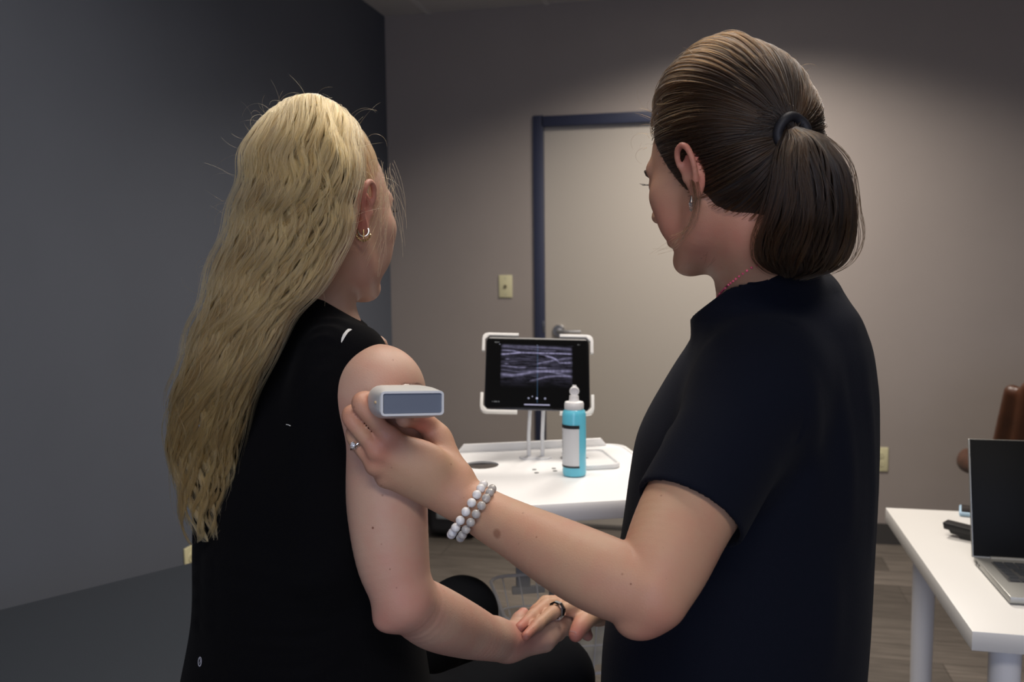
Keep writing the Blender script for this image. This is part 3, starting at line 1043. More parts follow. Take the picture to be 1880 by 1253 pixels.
stand = thing('tablet_stand', K(-0.02, 0.14), 'white tablet stand with two thin rods and four corner clips', 'tablet stand')
rod_px = ((971, 841), (996, 841))
back = TB(0, -0.01, -0.016)
MB().prism(rr3(0.12, 0.10, 0.012, -0.017), tn * 0.008, bevel=0.002).build('back_plate', m_clip, stand)
for (px, py) in rod_px:
    q = on_plane(px, py, 2, TZ)
    MB().lathe([(0, 0.0045), (0.016, 0.0045), (0.0205, 0.003), (0.0215, 0.0005), (0.0215, 0)], q, seg=32).build('rod_base', m_whitemetal, stand)
    topx = (q - ce).dot(tx)
    tp = TB(topx * 0.96, -0.03, -0.021)
    MB().tube([q, Vector((q.x, q.y, TZ + 0.05)), tp], 0.0042, seg=12).build('rod', m_whitemetal, stand)
# L-shaped corner clips
for sx in (-1, 1):
    for sy in (-1, 1):
        lx = 0.080 if sx < 0 else 0.074; ly = 0.043 if sy > 0 else 0.045
        ox, oy, wd = tw / 2 + 0.003, th / 2 + 0.003, 0.0068
        r = 0.014
        outer = [(ox - lx, oy), (ox - r, oy), (ox - r * 0.45, oy - r * 0.13), (ox - r * 0.13, oy - r * 0.45), (ox, oy - r), (ox, oy - ly)]
        inner = [(ox - wd, oy - ly - 0.003 + 0.003), (ox - wd, oy - r - 0.002), (ox - r - 0.002, oy - wd), (ox - lx, oy - wd)]
        pts = [(x * sx, y * sy) for x, y in outer + inner]
        if sx * sy < 0: pts = pts[::-1]
        MB().prism([TB(x, y, -0.010) for x, y in pts], tn * 0.0135, bevel=0.0012).build('corner_clip', m_clip, stand)

# ------------------------------------------------------------------ gel bottle
q = on_plane(1054.5, 873, 2, TZ)
m_gel = mat('blue_gel', (0.15, 0.60, 0.78), rough=0.25, sss=0.35, spec=0.5, coat=0.3)
m_gel.node_tree.nodes['Principled BSDF'].inputs['Subsurface Radius'].default_value = (0.3, 1.0, 1.0)
m_gel.node_tree.nodes['Principled BSDF'].inputs['Subsurface Scale'].default_value = 0.02
bot = thing('gel_bottle', q, 'bright blue ultrasound gel bottle with white flip cap and white label', 'bottle')
rb = 0.0238; hb = 0.135
MB().lathe([(0, 0.0008), (rb - 0.004, 0.0008), (rb - 0.001, 0.002), (rb, 0.006), (rb, hb - 0.010), (rb - 0.002, hb - 0.003), (rb - 0.005, hb), (0.012, hb + 0.001), (0, hb + 0.001)], q, seg=56).build('bottle_body', m_gel, bot)
capm = mat('white_cap', (0.80, 0.80, 0.80), rough=0.35)
MB().lathe([(0.0185, hb), (0.0195, hb + 0.002), (0.0195, hb + 0.011), (0.018, hb + 0.0145), (0.011, hb + 0.016), (0.0100, hb + 0.018), (0.0092, hb + 0.027), (0.0, hb + 0.027)], q, seg=40).build('cap', capm, bot)
# open flip lid, disc facing the viewer
vd = (Vector((0, 0, CAM_H)) - q); vd.z = 0; vd.normalize()
fl = q + Vector((0, 0, hb + 0.036)) + C(0.0008, 0, 0)
MB().lathe([(0, -0.003), (0.0088, -0.003), (0.0098, -0.0015), (0.0098, 0.0015), (0.0080, 0.0035), (0.0070, 0.0018), (0.0042, 0.0014), (0.0036, 0.003), (0.0, 0.0025)], fl, axis=tuple(vd), seg=36).box(fl + Vector((0, 0, 0.0098)), (0.008, 0.003, 0.005), bevel=0.001).build('flip_lid', capm, bot)
# wrap-around label, its right edge showing to the right of the bottle's middle
va = math.atan2(vd.y, vd.x)
m_label = mat('label_white', (0.70, 0.72, 0.74), rough=0.45)
def lab(z0, z1, a0, a1, m_, nm, rr=0.0003):
    MB().lathe([(rb + rr, z0), (rb + rr, z1)], q, seg=40, arc=(va + a0, va + a1)).build(nm, m_, bot)
lab(0.020, 0.105, -2.15, 0.42, m_label, 'label')
lab(0.0985, 0.1055, -2.15, 0.45, mat('label_black', (0.012, 0.014, 0.016), 0.4), 'label_band', 0.0006)
lab(0.0195, 0.0235, -2.15, 0.45, mat('label_black_low', (0.02, 0.03, 0.035), 0.4), 'label_band', 0.0006)
# small print running up the label (unreadable in the photo: short grey strokes only)
w = MB()
g_ = random.Random(5)
z = 0.052
while z < 0.088:
    h = g_.uniform(0.002, 0.006)
    w.lathe([(rb + 0.0006, z), (rb + 0.0006, z + h)], q, seg=3, arc=(va - 1.30, va - 1.22))
    z += h + g_.uniform(0.001, 0.003)
w.build('label_print', mat('print_grey', (0.18, 0.2, 0.22), 0.5), bot)

# ------------------------------------------------------------------ charging dish
dq = on_plane(1088, 848, 2, TZ)
dk = dq - Vector((cc.x, cc.y, TZ)); dkx, dky = dk.dot(ux) - 0.006, dk.dot(uy)
dish = thing('charging_tray', K(dkx, dky), 'shallow white rounded charging tray behind the gel bottle', 'tray')
bm = bmesh.new()
prof = [(-0.012, 0.0), (-0.002, 0.0), (0.0, 0.003), (0.0, 0.009), (-0.0015, 0.0105), (-0.004, 0.0105), (-0.007, 0.0065), (-0.012, 0.0055)]
oo = rrect(0.098, 0.150, 0.020, 8)
rings = []
for (x, y) in oo:
    cx_ = max(min(x, 0.049 - 0.02), -0.049 + 0.02); cy_ = max(min(y, 0.075 - 0.02), -0.075 + 0.02)
    nv = Vector((x - cx_, y - cy_, 0)).normalized()
    rings.append([bm.verts.new(K(dkx + x + nv.x * a, dky + y + nv.y * a, 0.0005 + b)) for a, b in prof])
n = len(oo)
for i in range(n):
    for k in range(len(prof) - 1):
        bm.faces.new((rings[i][k], rings[(i + 1) % n][k], rings[(i + 1) % n][k + 1], rings[i][k + 1]))
bm.faces.new([r[-1] for r in rings]); bm.faces.new([r[0] for r in rings][::-1])
bmesh.ops.recalc_face_normals(bm, faces=list(bm.faces))
mb = MB(); mb.bm.free(); mb.bm = bm
mb.build('dish', capm, dish)
MB().lathe([(0, 0.001), (0.0035, 0.001), (0.004, 0)], K(dkx - 0.005, dky + 0.01, 0.006), seg=16).build('contact', mat('contact_grey', (0.3, 0.3, 0.32), 0.4), dish)

# ------------------------------------------------------------------ desk
DZT = 0.73
dx0, dyb, dyf, dx1 = 0.435, 2.312, 1.556, 1.65
desk = thing('desk', ((dx0 + dx1) / 2, (dyb + dyf) / 2, 0), 'white desk with round tube legs at the right, carrying the laptop', 'desk')
MB().box(((dx0 + dx1) / 2, (dyb + dyf) / 2, DZT - 0.017), (dx1 - dx0, dyb - dyf, 0.034), bevel=0.0012, seg=2).build('tabletop', mat('desk_white', (0.70, 0.69, 0.66), 0.38), desk)
for x in (dx0 + 0.075, dx1 - 0.075):
    for y in (dyb - 0.09, dyf + 0.075):
        MB().lathe([(0, 0.004), (0.021, 0.004), (0.022, 0.02), (0.0265, DZT - 0.04), (0.034, DZT - 0.037), (0.034, DZT - 0.034), (0, DZT - 0.034)], (x, y, 0), seg=32).build('leg', m_whitemetal, desk)

# ------------------------------------------------------------------ laptop
LPX0, LPYB, LPYF = 0.532, 1.915, 1.690
LW = 0.325
m_alu = mat('laptop_aluminium', (0.36, 0.36, 0.34), rough=0.38, metal=0.7)
lap = thing('laptop', (LPX0 + LW / 2, (LPYB + LPYF) / 2, DZT), 'open grey laptop with a dark screen on the white desk', 'laptop')
zb = DZT + 0.003
mb = MB().box((LPX0 + LW / 2, (LPYB + LPYF) / 2, zb + 0.0065), (LW, LPYB - LPYF, 0.013), bevel=0.0025, seg=3)
mb.build('base', m_alu, lap)
for x in (LPX0 + 0.02, LPX0 + LW - 0.02):
    for y in (LPYB - 0.02, LPYF + 0.02): MB().box((x, y, DZT + 0.0018), (0.02, 0.006, 0.0034)).build('foot', m_black, lap)
MB().box((LPX0 - 0.0002, LPYB - 0.022, zb + 0.0065), (0.0012, 0.014, 0.005), bevel=0.0003).build('port', m_black, lap)
MB().box((LPX0 - 0.0002, LPYB - 0.041, zb + 0.0065), (0.0012, 0.004, 0.003)).build('port', m_black, lap)
kx0, kyt = LPX0 + 0.024, LPYB - 0.040
MB().box((kx0 + 0.139, kyt - 0.052, zb + 0.0130), (0.282, 0.110, 0.0008)).build('key_well', mat('key_well_grey', (0.10, 0.10, 0.10), 0.5, metal=0.5), lap)
m_key = mat('key_slate', (0.03, 0.034, 0.04), 0.5)
kproto = None
for r in range(6):
    xoff = (0, 0, 0.005, 0.008, 0.013, 0)[r]
    nk = 14
    for c in range(nk):
        x = kx0 + 0.0105 + c * 0.0198 + xoff * (1 if c else 0.3)
        y = kyt - 0.004 - r * 0.0185 - (0 if r == 0 else 0.0)
        if x > kx0 + 0.274: continue
        if kproto is None:
            kproto = MB().box((x, y, zb + 0.0142), (0.0168, 0.0155, 0.0018), bevel=0.0006, seg=1).build('key', m_key, lap)
            kbase = Vector((x, y, 0))
            o0 = kproto.location.copy()
        else:
            k_ = kproto.copy(); COL.objects.link(k_); k_.parent = lap
            k_.location = o0 + Vector((x, y, 0)) - kbase
MB().box((LPX0 + LW / 2, LPYF + 0.035, zb + 0.0131), (0.105, 0.062, 0.0006)).build('touchpad', mat('touchpad_grey', (0.30, 0.30, 0.29), 0.35, metal=0.5), lap)
# lid
la = math.radians(14)
Rl = Matrix.Rotation(-la, 3, 'X')
hin = Vector((LPX0 + LW / 2, LPYB - 0.006, zb + 0.011))
HL = 0.243
def LD(x, y, z): return hin + Rl @ Vector((x, y, z))
MB().box(LD(-0.002, 0.003, HL / 2), (LW + 0.004, 0.006, HL), rot=Rl, bevel=0.0022, seg=3).build('lid', m_alu, lap)
MB().box(LD(-0.002, -0.0004, HL / 2 + 0.001), (LW - 0.001, 0.0014, HL - 0.004), rot=Rl, bevel=0.0004).build('screen', mat('dark_screen', (0.003, 0.003, 0.003), 0.45, spec=0.12), lap)
MB().tube([LD(-LW / 2 + 0.03, -0.002, 0.0), LD(LW / 2 - 0.03, -0.002, 0.0)], 0.0045, seg=12).build('hinge', m_alu, lap)

# ------------------------------------------------------------------ small things on the desk
a_, b_ = on_plane(1732, 985, 2, DZT), on_plane(1784, 996, 2, DZT)
dd = (b_ - a_).normalized(); dn = Vector((-dd.y, dd.x, 0))
Rd = basis(dd, dn, Vector((0, 0, 1)))
g0 = a_ + dn * 0.012
dv = thing('card_reader', g0 + dd * 0.05, 'small black electronic device on the white desk, left of the laptop', 'device')
def GV(x, y, z): return g0 + dd * x + dn * y + Vector((0, 0, z))
MB().prism([GV(0.0, -0.012, 0.017), GV(0.098, -0.012, 0.012), GV(0.098, -0.012, 0.026), GV(-0.003, -0.012, 0.031)], dn * 0.034, bevel=0.0012).build('body', m_black, dv)
MB().prism([GV(0.008, -0.009, 0.018), GV(0.014, -0.009, 0.009), GV(0.030, -0.009, 0.0065), GV(0.034, -0.009, 0.0005), GV(0.075, -0.009, 0.0005), GV(0.092, -0.009, 0.013)], dn * 0.028, bevel=0.001).build('clip_foot', m_black, dv)
MB().lathe([(0, 0.0006), (0.0022, 0.0006), (0.0024, 0)], GV(0.066, -0.0122, 0.021), axis=tuple(-dn), seg=12).build('indicator', mat('indicator_grey', (0.4, 0.4, 0.4), 0.3), dv)
p0 = on_plane(1768, 951, 2, DZT)
ph = thing('phone', p0 + Vector((0.04, 0.02, 0)), 'phone in a pale blue case lying flat behind the laptop', 'phone')
MB().box(p0 + Vector((0.078, 0.028, 0.0055)), (0.155, 0.078, 0.0105), rot=rotz(-0.25), bevel=0.0045, seg=3).build('case', mat('pale_blue_silicone', (0.36, 0.52, 0.66), 0.5), ph)
MB().box(p0 + Vector((0.078, 0.028, 0.0108)), (0.145, 0.068, 0.0012), rot=rotz(-0.25), bevel=0.0005).build('glass', m_glass, ph)

# ------------------------------------------------------------------ leather office chair
m_leather = mat('brown_leather', (0.055, 0.019, 0.008), rough=0.42, noise=0.35, nscale=9, bump=0.2, bscale=120)
chc = Vector((1.23, 3.42, 0))
ch = thing('office_chair', chc, 'brown leather office chair on black casters behind the desk', 'chair')
CR = rotz(math.radians(168))
def H(x, y, z): return chc + CR @ Vector((x, y, z))      # x right, y back of the chair
S = SDF()
S.ell(H(0, -0.02, 0.475), (0.245, 0.24, 0.048), CR, k=0.0)
S.box(H(0, 0, 0.462), (0.23, 0.22, 0.030), CR, rnd=0.03, k=0.05)
me = S.mesh('seat', 0.008); link_mesh('seat', me, m_leather, ch)
S = SDF()
for i in range(9):
    x = -0.22 + 0.055 * i
    S.cap(H(x, 0.235 - 0.10 * (x / 0.22) ** 2, 0.60), H(x * 0.85, 0.33 - 0.10 * (x / 0.22) ** 2, 0.95 - 0.05 * (x / 0.22) ** 2), 0.03, 0.026, k=0.035)
me = S.mesh('backrest', 0.008); link_mesh('backrest', me, m_leather, ch)
for sx in (-1, 1):
    S = SDF()
    S.chain([H(sx * 0.29, -0.13, 0.585), H(sx * 0.30, 0.02, 0.60), H(sx * 0.27, 0.19, 0.62)], [0.040, 0.036, 0.03], k=0.02)
    link_mesh('armrest', S.mesh('armrest', 0.007), m_leather, ch)
    MB().tube([H(sx * 0.29, 0.02, 0.58), H(sx * 0.27, 0.03, 0.50), H(sx * 0.16, 0.03, 0.435), H(0, 0.03, 0.425)], 0.011).build('arm_bracket', m_chrome, ch)
MB().tube([H(0, 0.12, 0.43), H(0, 0.26, 0.46), H(0, 0.30, 0.60)], 0.016).build('back_bracket', m_black, ch)
MB().lathe([(0, 0.09), (0.03, 0.09), (0.03, 0.30), (0.018, 0.30), (0.018, 0.42), (0.08, 0.425), (0, 0.44)], chc, seg=24).build('post', m_black, ch)
for k in range(5):
    a = math.radians(200 + 72 * k)
    e = chc + Vector((0.31 * math.cos(a), 0.31 * math.sin(a), 0))
    MB().tube([chc + Vector((0, 0, 0.11)), e + Vector((0, 0, 0.082))], [0.026, 0.016]).build('base_arm', m_black, ch)
    w = MB()
    tg = Vector((math.sin(a), -math.cos(a), 0))
    for s_ in (-1, 1):
        w.lathe([(0, -0.009), (0.026, -0.009), (0.031, -0.003), (0.031, 0.003), (0.026, 0.009), (0, 0.009)], e + tg * s_ * 0.014 + Vector((0, 0, 0.031)), axis=tuple(tg), seg=24)
    w.tube([e + Vector((0, 0, 0.03)), e + Vector((0, 0, 0.08))], 0.007)
    w.build('caster', m_black, ch)

# ------------------------------------------------------------------ black bag on the floor by the wall
bgc = Vector((-1.235, 4.13, 0))
bg = thing('backpack', bgc, 'black fabric backpack on the floor against the beige wall', 'bag')
m_bag = mat('black_nylon', (0.012, 0.012, 0.014), rough=0.6, bump=0.4, bscale=300)
S = SDF()
S.box(bgc + Vector((0, 0.02, 0.15)), (0.16, 0.09, 0.145), rnd=0.06, k=0)
S.box(bgc + Vector((0.0, -0.085, 0.105)), (0.12, 0.04, 0.085), rnd=0.03, k=0.02)
link_mesh('body', S.mesh('body', 0.008), m_bag, bg)
MB().tube([bgc + Vector((0.045 * math.cos(a), 0.02, 0.285 + 0.05 * math.sin(a))) for a in np.linspace(0, math.pi, 14)], 0.008).build('handle', m_bag, bg)
MB().box(bgc + Vector((-0.035, -0.126, 0.125)), (0.075, 0.006, 0.042), bevel=0.002).build('patch', mat('highlight_grey', (0.30, 0.32, 0.33), 0.6), bg)  # highlight on the black bag, put in as a pale grey plate
# ------------------------------------------------------------------ people: shared builders
def head_frame(px, py, d, yaw, pitch, roll=0.0):
    """origin between the eyes' height at the middle of the skull; yaw > 0 turns right of the viewing axis"""
    o = P(px, py, d)
    R = Matrix.Rotation(YAW - yaw, 3, 'Z') @ Matrix.Rotation(roll, 3, 'Y') @ Matrix.Rotation(-pitch, 3, 'X')
    return o, R       # columns: right, forward, up


def add_head(S, o, R, neck_to, neck_r=0.054, s=1.0, ear_out=1.0, ear_dz=0.0, es=1.0, back=0.094, side=0.074):
    L = lambda x, y, z: o + R @ (Vector((x, y, z)) * s)
    Rn = np.array(R)
    S.ell(L(0, back - 0.106 + 2 * (0.094 - back), 0.028), (side * s, back * s, 0.086 * s), Rn, k=0)
    S.ell(L(0, 0.030, -0.020), (0.061 * s, 0.062 * s, 0.088 * s), Rn, k=0.03)
    for q in (-1, 1):
        S.chain([L(q * 0.055, 0.0, -0.045), L(q * 0.046, 0.028, -0.078), L(q * 0.014, 0.072, -0.101)], [0.018 * s, 0.0155 * s, 0.0115 * s], k=0.024)
        S.ell(L(q * 0.043, 0.058, -0.022), (0.022 * s, 0.022 * s, 0.020 * s), Rn, k=0.022)       # cheekbone
        S.ell(L(q * 0.036, 0.058, -0.055), (0.0215 * s, 0.020 * s, 0.024 * s), Rn, k=0.02)        # cheek
        S.cap(L(q * 0.012, 0.088, 0.018), L(q * 0.040, 0.076, 0.020), 0.008 * s, 0.007 * s, k=0.014)   # brow
        S.ell(L(q * 0.031, 0.095, 0.000), (0.016 * s, 0.012 * s, 0.010 * s), Rn, k=0.010, kind='s')    # eye socket
        S.ell(L(q * 0.031, 0.0765, 0.001), (0.0145 * s, 0.0135 * s, 0.0125 * s), Rn, k=0.004)          # lids
    S.ell(L(0, 0.080, -0.100), (0.0165 * s, 0.014 * s, 0.0135 * s), Rn, k=0.016)                    # chin
    S.ell(L(0, 0.050, -0.092), (0.028 * s, 0.028 * s, 0.018 * s), Rn, k=0.02)
    S.chain([L(0, 0.088, 0.008), L(0, 0.100, -0.014), L(0, 0.110, -0.030)], [0.0075 * s, 0.0085 * s, 0.0095 * s], k=0.012)
    for q in (-1, 1):
        S.ell(L(q * 0.011, 0.100, -0.034), (0.0075 * s, 0.009 * s, 0.007 * s), Rn, k=0.007)
        S.ell(L(q * 0.0055, 0.103, -0.0405), (0.0032 * s, 0.004 * s, 0.003 * s), Rn, k=0.002, kind='s')
    S.cap(L(-0.018, 0.086, -0.061), L(0, 0.093, -0.058), 0.0055 * s, 0.0065 * s, k=0.007)
    S.cap(L(0.018, 0.086, -0.061), L(0, 0.093, -0.058), 0.0055 * s, 0.0065 * s, k=0.007)
    S.cap(L(-0.013, 0.087, -0.071), L(0.013, 0.087, -0.071), 0.0072 * s, k=0.008)
    S.cap(L(-0.021, 0.094, -0.0655), L(0.021, 0.094, -0.0655), 0.0016 * s, k=0.003, kind='s')
    # neck
    S.chain([L(0, -0.012, -0.030), L(0, -0.016, -0.080), neck_to], [0.046 * s, neck_r * 0.88, neck_r * 1.02], k=0.018, sub=20)
    # ears
    for q in (-1, 1):
        e = lambda a, b, out=0.0: L(q * (side + out * ear_out), -0.006 + (a + 0.006) * es * (0.85 if ear_out > 1 else 1), b * es + ear_dz)
        S.ell(e(-0.012, -0.006, 0.006), (0.0065 * s, 0.014 * s, 0.027 * s), Rn, k=0.006)
        rim = [e(0.004, -0.004, 0.005), e(0.006, 0.012, 0.010), e(0.000, 0.026, 0.013), e(-0.012, 0.031, 0.015), e(-0.024, 0.024, 0.017), e(-0.029, 0.008, 0.017), e(-0.025, -0.008, 0.014), e(-0.016, -0.022, 0.010), e(-0.008, -0.032, 0.006)]
        S.chain(rim, [0.0030 * s, 0.0034 * s, 0.0038 * s, 0.0038 * s, 0.0038 * s, 0.0036 * s, 0.0036 * s, 0.0050 * s, 0.0062 * s], k=0.004)
        S.ell(e(-0.009, 0.004, 0.014), (0.0060 * s, 0.0085 * s, 0.017 * s), Rn, k=0.004, kind='s')
        S.ell(e(0.003, -0.008, 0.007), (0.004 * s, 0.004 * s, 0.005 * s), Rn, k=0.003)      # tragus
    return L


def face_parts(L, R, s, parent, brow_mat, lip=None):
    """eyeballs, lashes and brows as parts"""
    m_eye = mat('eye_white', (0.75, 0.72, 0.70), 0.15)
    m_iris = mat('iris', (0.06, 0.09, 0.10), 0.1)
    for q in (-1, 1):
        c = L(q * 0.031, 0.0795, 0.000)
        eye = MB().ball(c, 0.0118 * s, sub=3).build('eyeball', m_eye, parent)
        MB().ball(L(q * 0.031, 0.0886, 0.000), 0.0042 * s, sub=2, scale=(1, 0.55, 1), rot=R).build('iris', m_iris, eye)
        w = MB()
        for k in range(12):
            f = k / 11 - 0.5
            a = L(q * 0.031 + f * 0.022, 0.0905 - abs(f) * 0.008, 0.0055 - abs(f) * 0.004)
            w.tube([a, a + R @ Vector((f * 0.004, 0.0055, 0.001)), a + R @ Vector((f * 0.008, 0.009, 0.0045))], [0.0004, 0.0003, 0.0001], seg=4)
        w.build('eyelashes', m_black, parent)
        w = MB()
        w.tube([L(q * 0.013, 0.0975, 0.0165), L(q * 0.026, 0.0955, 0.0215), L(q * 0.038, 0.0880, 0.0215), L(q * 0.047, 0.078, 0.0170)], [0.0022, 0.003, 0.0026, 0.0010], seg=8)
        w.build('eyebrow', brow_mat, parent)


def finger(S, pts, r0, r1, k=0.006):
    n = len(pts)
    S.chain(pts, [r0 + (r1 - r0) * i / (n - 1) for i in range(n)], k=k)
    for i in range(1, n - 1):                       # knuckle
        S.ell(pts[i], ((r0 + (r1 - r0) * i / (n - 1)) * 1.07,) * 3, None, k=0.005)


def nail(name, tip, prev, up, r, m_, parent):
    """small plate on the back of a fingertip"""
    ax = (Vector(tip) - Vector(prev)).normalized()
    up = Vector(up); up = (up - ax * up.dot(ax)).normalized()
    sd = ax.cross(up)
    w = MB(); bm = w.bm
    g = []
    for i in range(6):
        row = []
        for j in range(7):
            a = (j / 6 - 0.5) * 2.0; t = i / 5
            wid = 0.84 * math.sin(math.pi * min(0.5, 0.25 + t * 0.35))
            ang = a * wid * 0.85
            p = Vector(tip) + ax * (-0.010 + 0.0125 * t) * (r / 0.008) + (sd * math.sin(ang) + up * math.cos(ang)) * (r * (1.03 - 0.07 * t * t * t))
            row.append(bm.verts.new(p))
        g.append(row)
    for i in range(5):
        for j in range(6):
            bm.faces.new((g[i][j], g[i][j + 1], g[i + 1][j + 1], g[i + 1][j]))
    r_ = bmesh.ops.solidify(bm, geom=list(bm.faces), thickness=0.0005)
    return w.build(name, m_, parent)


def grows(y, z, fx=0.060, off=0.010):
    """hair region in head-local coordinates (metres)"""
    return (z + off > 0.85 * (y + 0.012)) & ((y - fx) - 0.55 * (z - 0.05) < 0)


def skull_cap_strands(L, R, s, tie, n, rng, lift=0.006, m=26, rad=0.00032, ra=(0.082, 0.104, 0.104), c0=(0, -0.016, 0.020), zmin=-0.075, fx=0.060, off=0.010):
    """strands drawn over the skull from the hairline to the tie (head-local point)"""
    ra = np.array(ra); c0 = np.array(c0)
    tdir = (np.array(tie) - c0) / ra; tl = np.linalg.norm(tdir); tu = tdir / tl
    out = []
    while len(out) < n:
        v = rng.normal(size=3); v /= np.linalg.norm(v)
        q = c0 + v * ra
        if grows(q[1], q[2], fx, off) and q[2] > zmin: out.append(v)
    V = np.array(out)
    t = np.linspace(0, 1, m)[None, :, None]
    om = np.arccos(np.clip(V @ tu, -1, 1))[:, None, None]
    D = (np.sin((1 - t) * om) * V[:, None] + np.sin(t * om) * tu) / np.sin(om)
    # locks: neighbours share a small height and sideways wander
    lockv = rng.normal(size=(70, 3)); lockv /= np.linalg.norm(lockv, axis=1)[:, None]
    li = (V @ lockv.T).argmax(1)
    lh = rng.uniform(-0.012, 0.030, 70)[li][:, None, None]; lw = rng.normal(0, 0.03, (70, 3))[li][:, None]
    lay = rng.uniform(0.99, 1.03, (n, 1, 1))
    h = 1 + (lay - 1) * np.sin(np.clip(t * 3, 0, 1) * np.pi / 2) + (lift / 0.09 + lh) * np.sin(np.pi * t) ** 0.8
    D = D + lw * np.sin(np.pi * t) ** 2 + rng.normal(0, 0.006, (n, 1, 3)) * np.sin(np.pi * t)
    e = t ** 8
    h = h * (1 - e) + tl * e
    pts = c0 + D * h * ra
    W_ = np.array(L(0, 0, 0))
    Rn = np.array(R)
    pts = W_ + (pts * s) @ Rn.T
    r_ = np.full((n, m), rad) * (0.55 + 0.45 * np.clip(np.linspace(0, 1, m) * 6, 0, 1))[None]
    return pts, r_, V, rng.random(70)[li]


def tail_strands(left, right, depth, thick, n, m, rng, clumps=40, wave=0.0, wl=0.11, pull=0.5, ends=(0.85, 1.0), rad=0.00034, layer=(0.55, 1.05), frizz=0.0, wave_px=7.0, front=0.68, arch=None, split=0.0):
    """falling hair between two outlines given in photo pixels, with real depth; returns room points"""
    t = np.linspace(0, 1, m)
    Lc = catmull(left, t); Rc = catmull(right, t)
    dc = catmull([[q] for q in depth], t)[:, 0]; th = catmull([[q] for q in thick], t)[:, 0]
    cu = np.sort(rng.uniform(0.0, 1.0, clumps))
    ang = np.where(rng.random(n) < front, rng.uniform(np.pi, 2 * np.pi, n), rng.uniform(0, np.pi, n))
    lay = rng.uniform(layer[0] ** 2, layer[1] ** 2, n) ** 0.5
    u = 0.5 + 0.5 * np.cos(ang) * lay
    v = np.sin(ang) * lay                           # -1 front .. +1 back
    ci = np.abs(u[:, None] - cu[None]).argmin(1)
    cl_end = rng.uniform(ends[0], ends[1], clumps); cl_ph = rng.uniform(0, 6.3, clumps)
    cl_ph = 2.2 * np.sin(5.0 * cu) + 1.5 * np.sin(11 * cu + 1) + rng.normal(0, 0.3, clumps); cl_amp = rng.uniform(0.55, 1.25, clumps); cl_f = 1 + 0.06 * rng.normal(size=clumps)
    end = np.clip(cl_end[ci] + rng.normal(0, 0.03, n), 0.3, 1.0)
    T = t[None, :] * end[:, None]
    Lx = np.stack([np.interp(T, t, Lc[:, k]) for k in (0, 1)], -1)
    Rx = np.stack([np.interp(T, t, Rc[:, k]) for k in (0, 1)], -1)
    dd = np.interp(T, t, dc); tt = np.interp(T, t, th)
    w = pull * np.clip(T * 1.15 - 0.05, 0, 1) ** 1.2
    w = np.clip(w + split * np.clip((T - 0.70) / 0.25, 0, 1) ** 1.3, 0, 0.93)
    U = u[:, None] * (1 - w) + cu[ci][:, None] * w
    xy = Lx * (1 - U[..., None]) + Rx * U[..., None]
    cv = rng.normal(0, 0.9, clumps)[ci] * np.sign(v + 1e-6)
    ph = 2 * np.pi * T / wl * cl_f[ci][:, None] + cl_ph[ci][:, None] + cv[:, None] * 0.3 + rng.normal(0, 0.22, n)[:, None]
    grow = np.clip(T * 5, 0.15, 1)
    a = wave * cl_amp[ci][:, None] * grow * (0.4 + 2.4 * U * (1 - U))
    if arch is not None:
        ar_ = np.interp(T, t, catmull([[q] for q in arch], t)[:, 0]); xy[..., 1] -= ar_ * 4 * U * (1 - U)
    xy[..., 0] += wave_px * a * np.sin(ph)
    xy[..., 1] += wave_px * 0.25 * a * np.cos(ph * 0.5)
    V = v[:, None] * (1 - 0.35 * w)
    D = dd + V * tt + 0.0035 * a * np.cos(ph + 0.8)
    if frizz:
        sel = rng.random(n) < 0.25
        fx = np.cumsum(rng.normal(0, 1, (n, m)), 1) * frizz * sel[:, None]
        xy[..., 0] += fx
        xy[..., 1] += np.cumsum(rng.normal(0, 1, (n, m)), 1) * frizz * 0.5 * sel[:, None]
    pts = Pn(xy[..., 0], xy[..., 1], D)
    r_ = np.full((n, m), rad) * (1 - 0.7 * np.linspace(0, 1, m) ** 4)[None]
    tone = rng.random(clumps)[ci] * 0.55 + rng.random(n) * 0.2
    return pts, r_, tone


def tail_core(name, left, right, depth, thick, shrink, t1, material, parent, m=60, seg=28, arch=None):
    t = np.linspace(0, t1, m)
    Lc = catmull(left, t); Rc = catmull(right, t)
    dc = catmull([[q] for q in depth], t)[:, 0]; th = catmull([[q] for q in thick], t)[:, 0]
    a = np.linspace(0, 2 * np.pi, seg, endpoint=False)
    taper = np.clip((t1 - t) / 0.12, 0.08, 1) ** 0.5 * np.clip(t / 0.05 + 0.35, 0, 1)
    sh = shrink * taper[:, None]
    cx = (Lc + Rc) / 2; hx = (Rc - Lc) / 2
    X = cx[:, None, 0] + hx[:, None, 0] * np.cos(a) * sh
    Y = cx[:, None, 1] + hx[:, None, 1] * np.cos(a) * sh
    D = dc[:, None] + th[:, None] * np.sin(a) * sh
    if arch is not None:
        U = 0.5 + 0.5 * np.cos(a) * sh
        Y = Y - catmull([[q] for q in arch], t) * 4 * U * (1 - U)
    X += 2.5 * np.sin(a * 7 + 9 * t[:, None] * 3) * sh
    v = Pn(X, Y, D).reshape(-1, 3)
    me = bpy.data.meshes.new(name)
    faces = []
    for i in range(m - 1):
        for k in range(seg):
            faces.append((i * seg + k, i * seg + (k + 1) % seg, (i + 1) * seg + (k + 1) % seg, (i + 1) * seg + k))
    faces.append(tuple(range(seg))[::-1]); faces.append(tuple((m - 1) * seg + k for k in range(seg)))
    me.from_pydata([tuple(q) for q in v], [], faces)
    bm = bmesh.new(); bm.from_mesh(me); bmesh.ops.recalc_face_normals(bm, faces=list(bm.faces)); bm.to_mesh(me); bm.free()
    return link_mesh(name, me, material, parent)


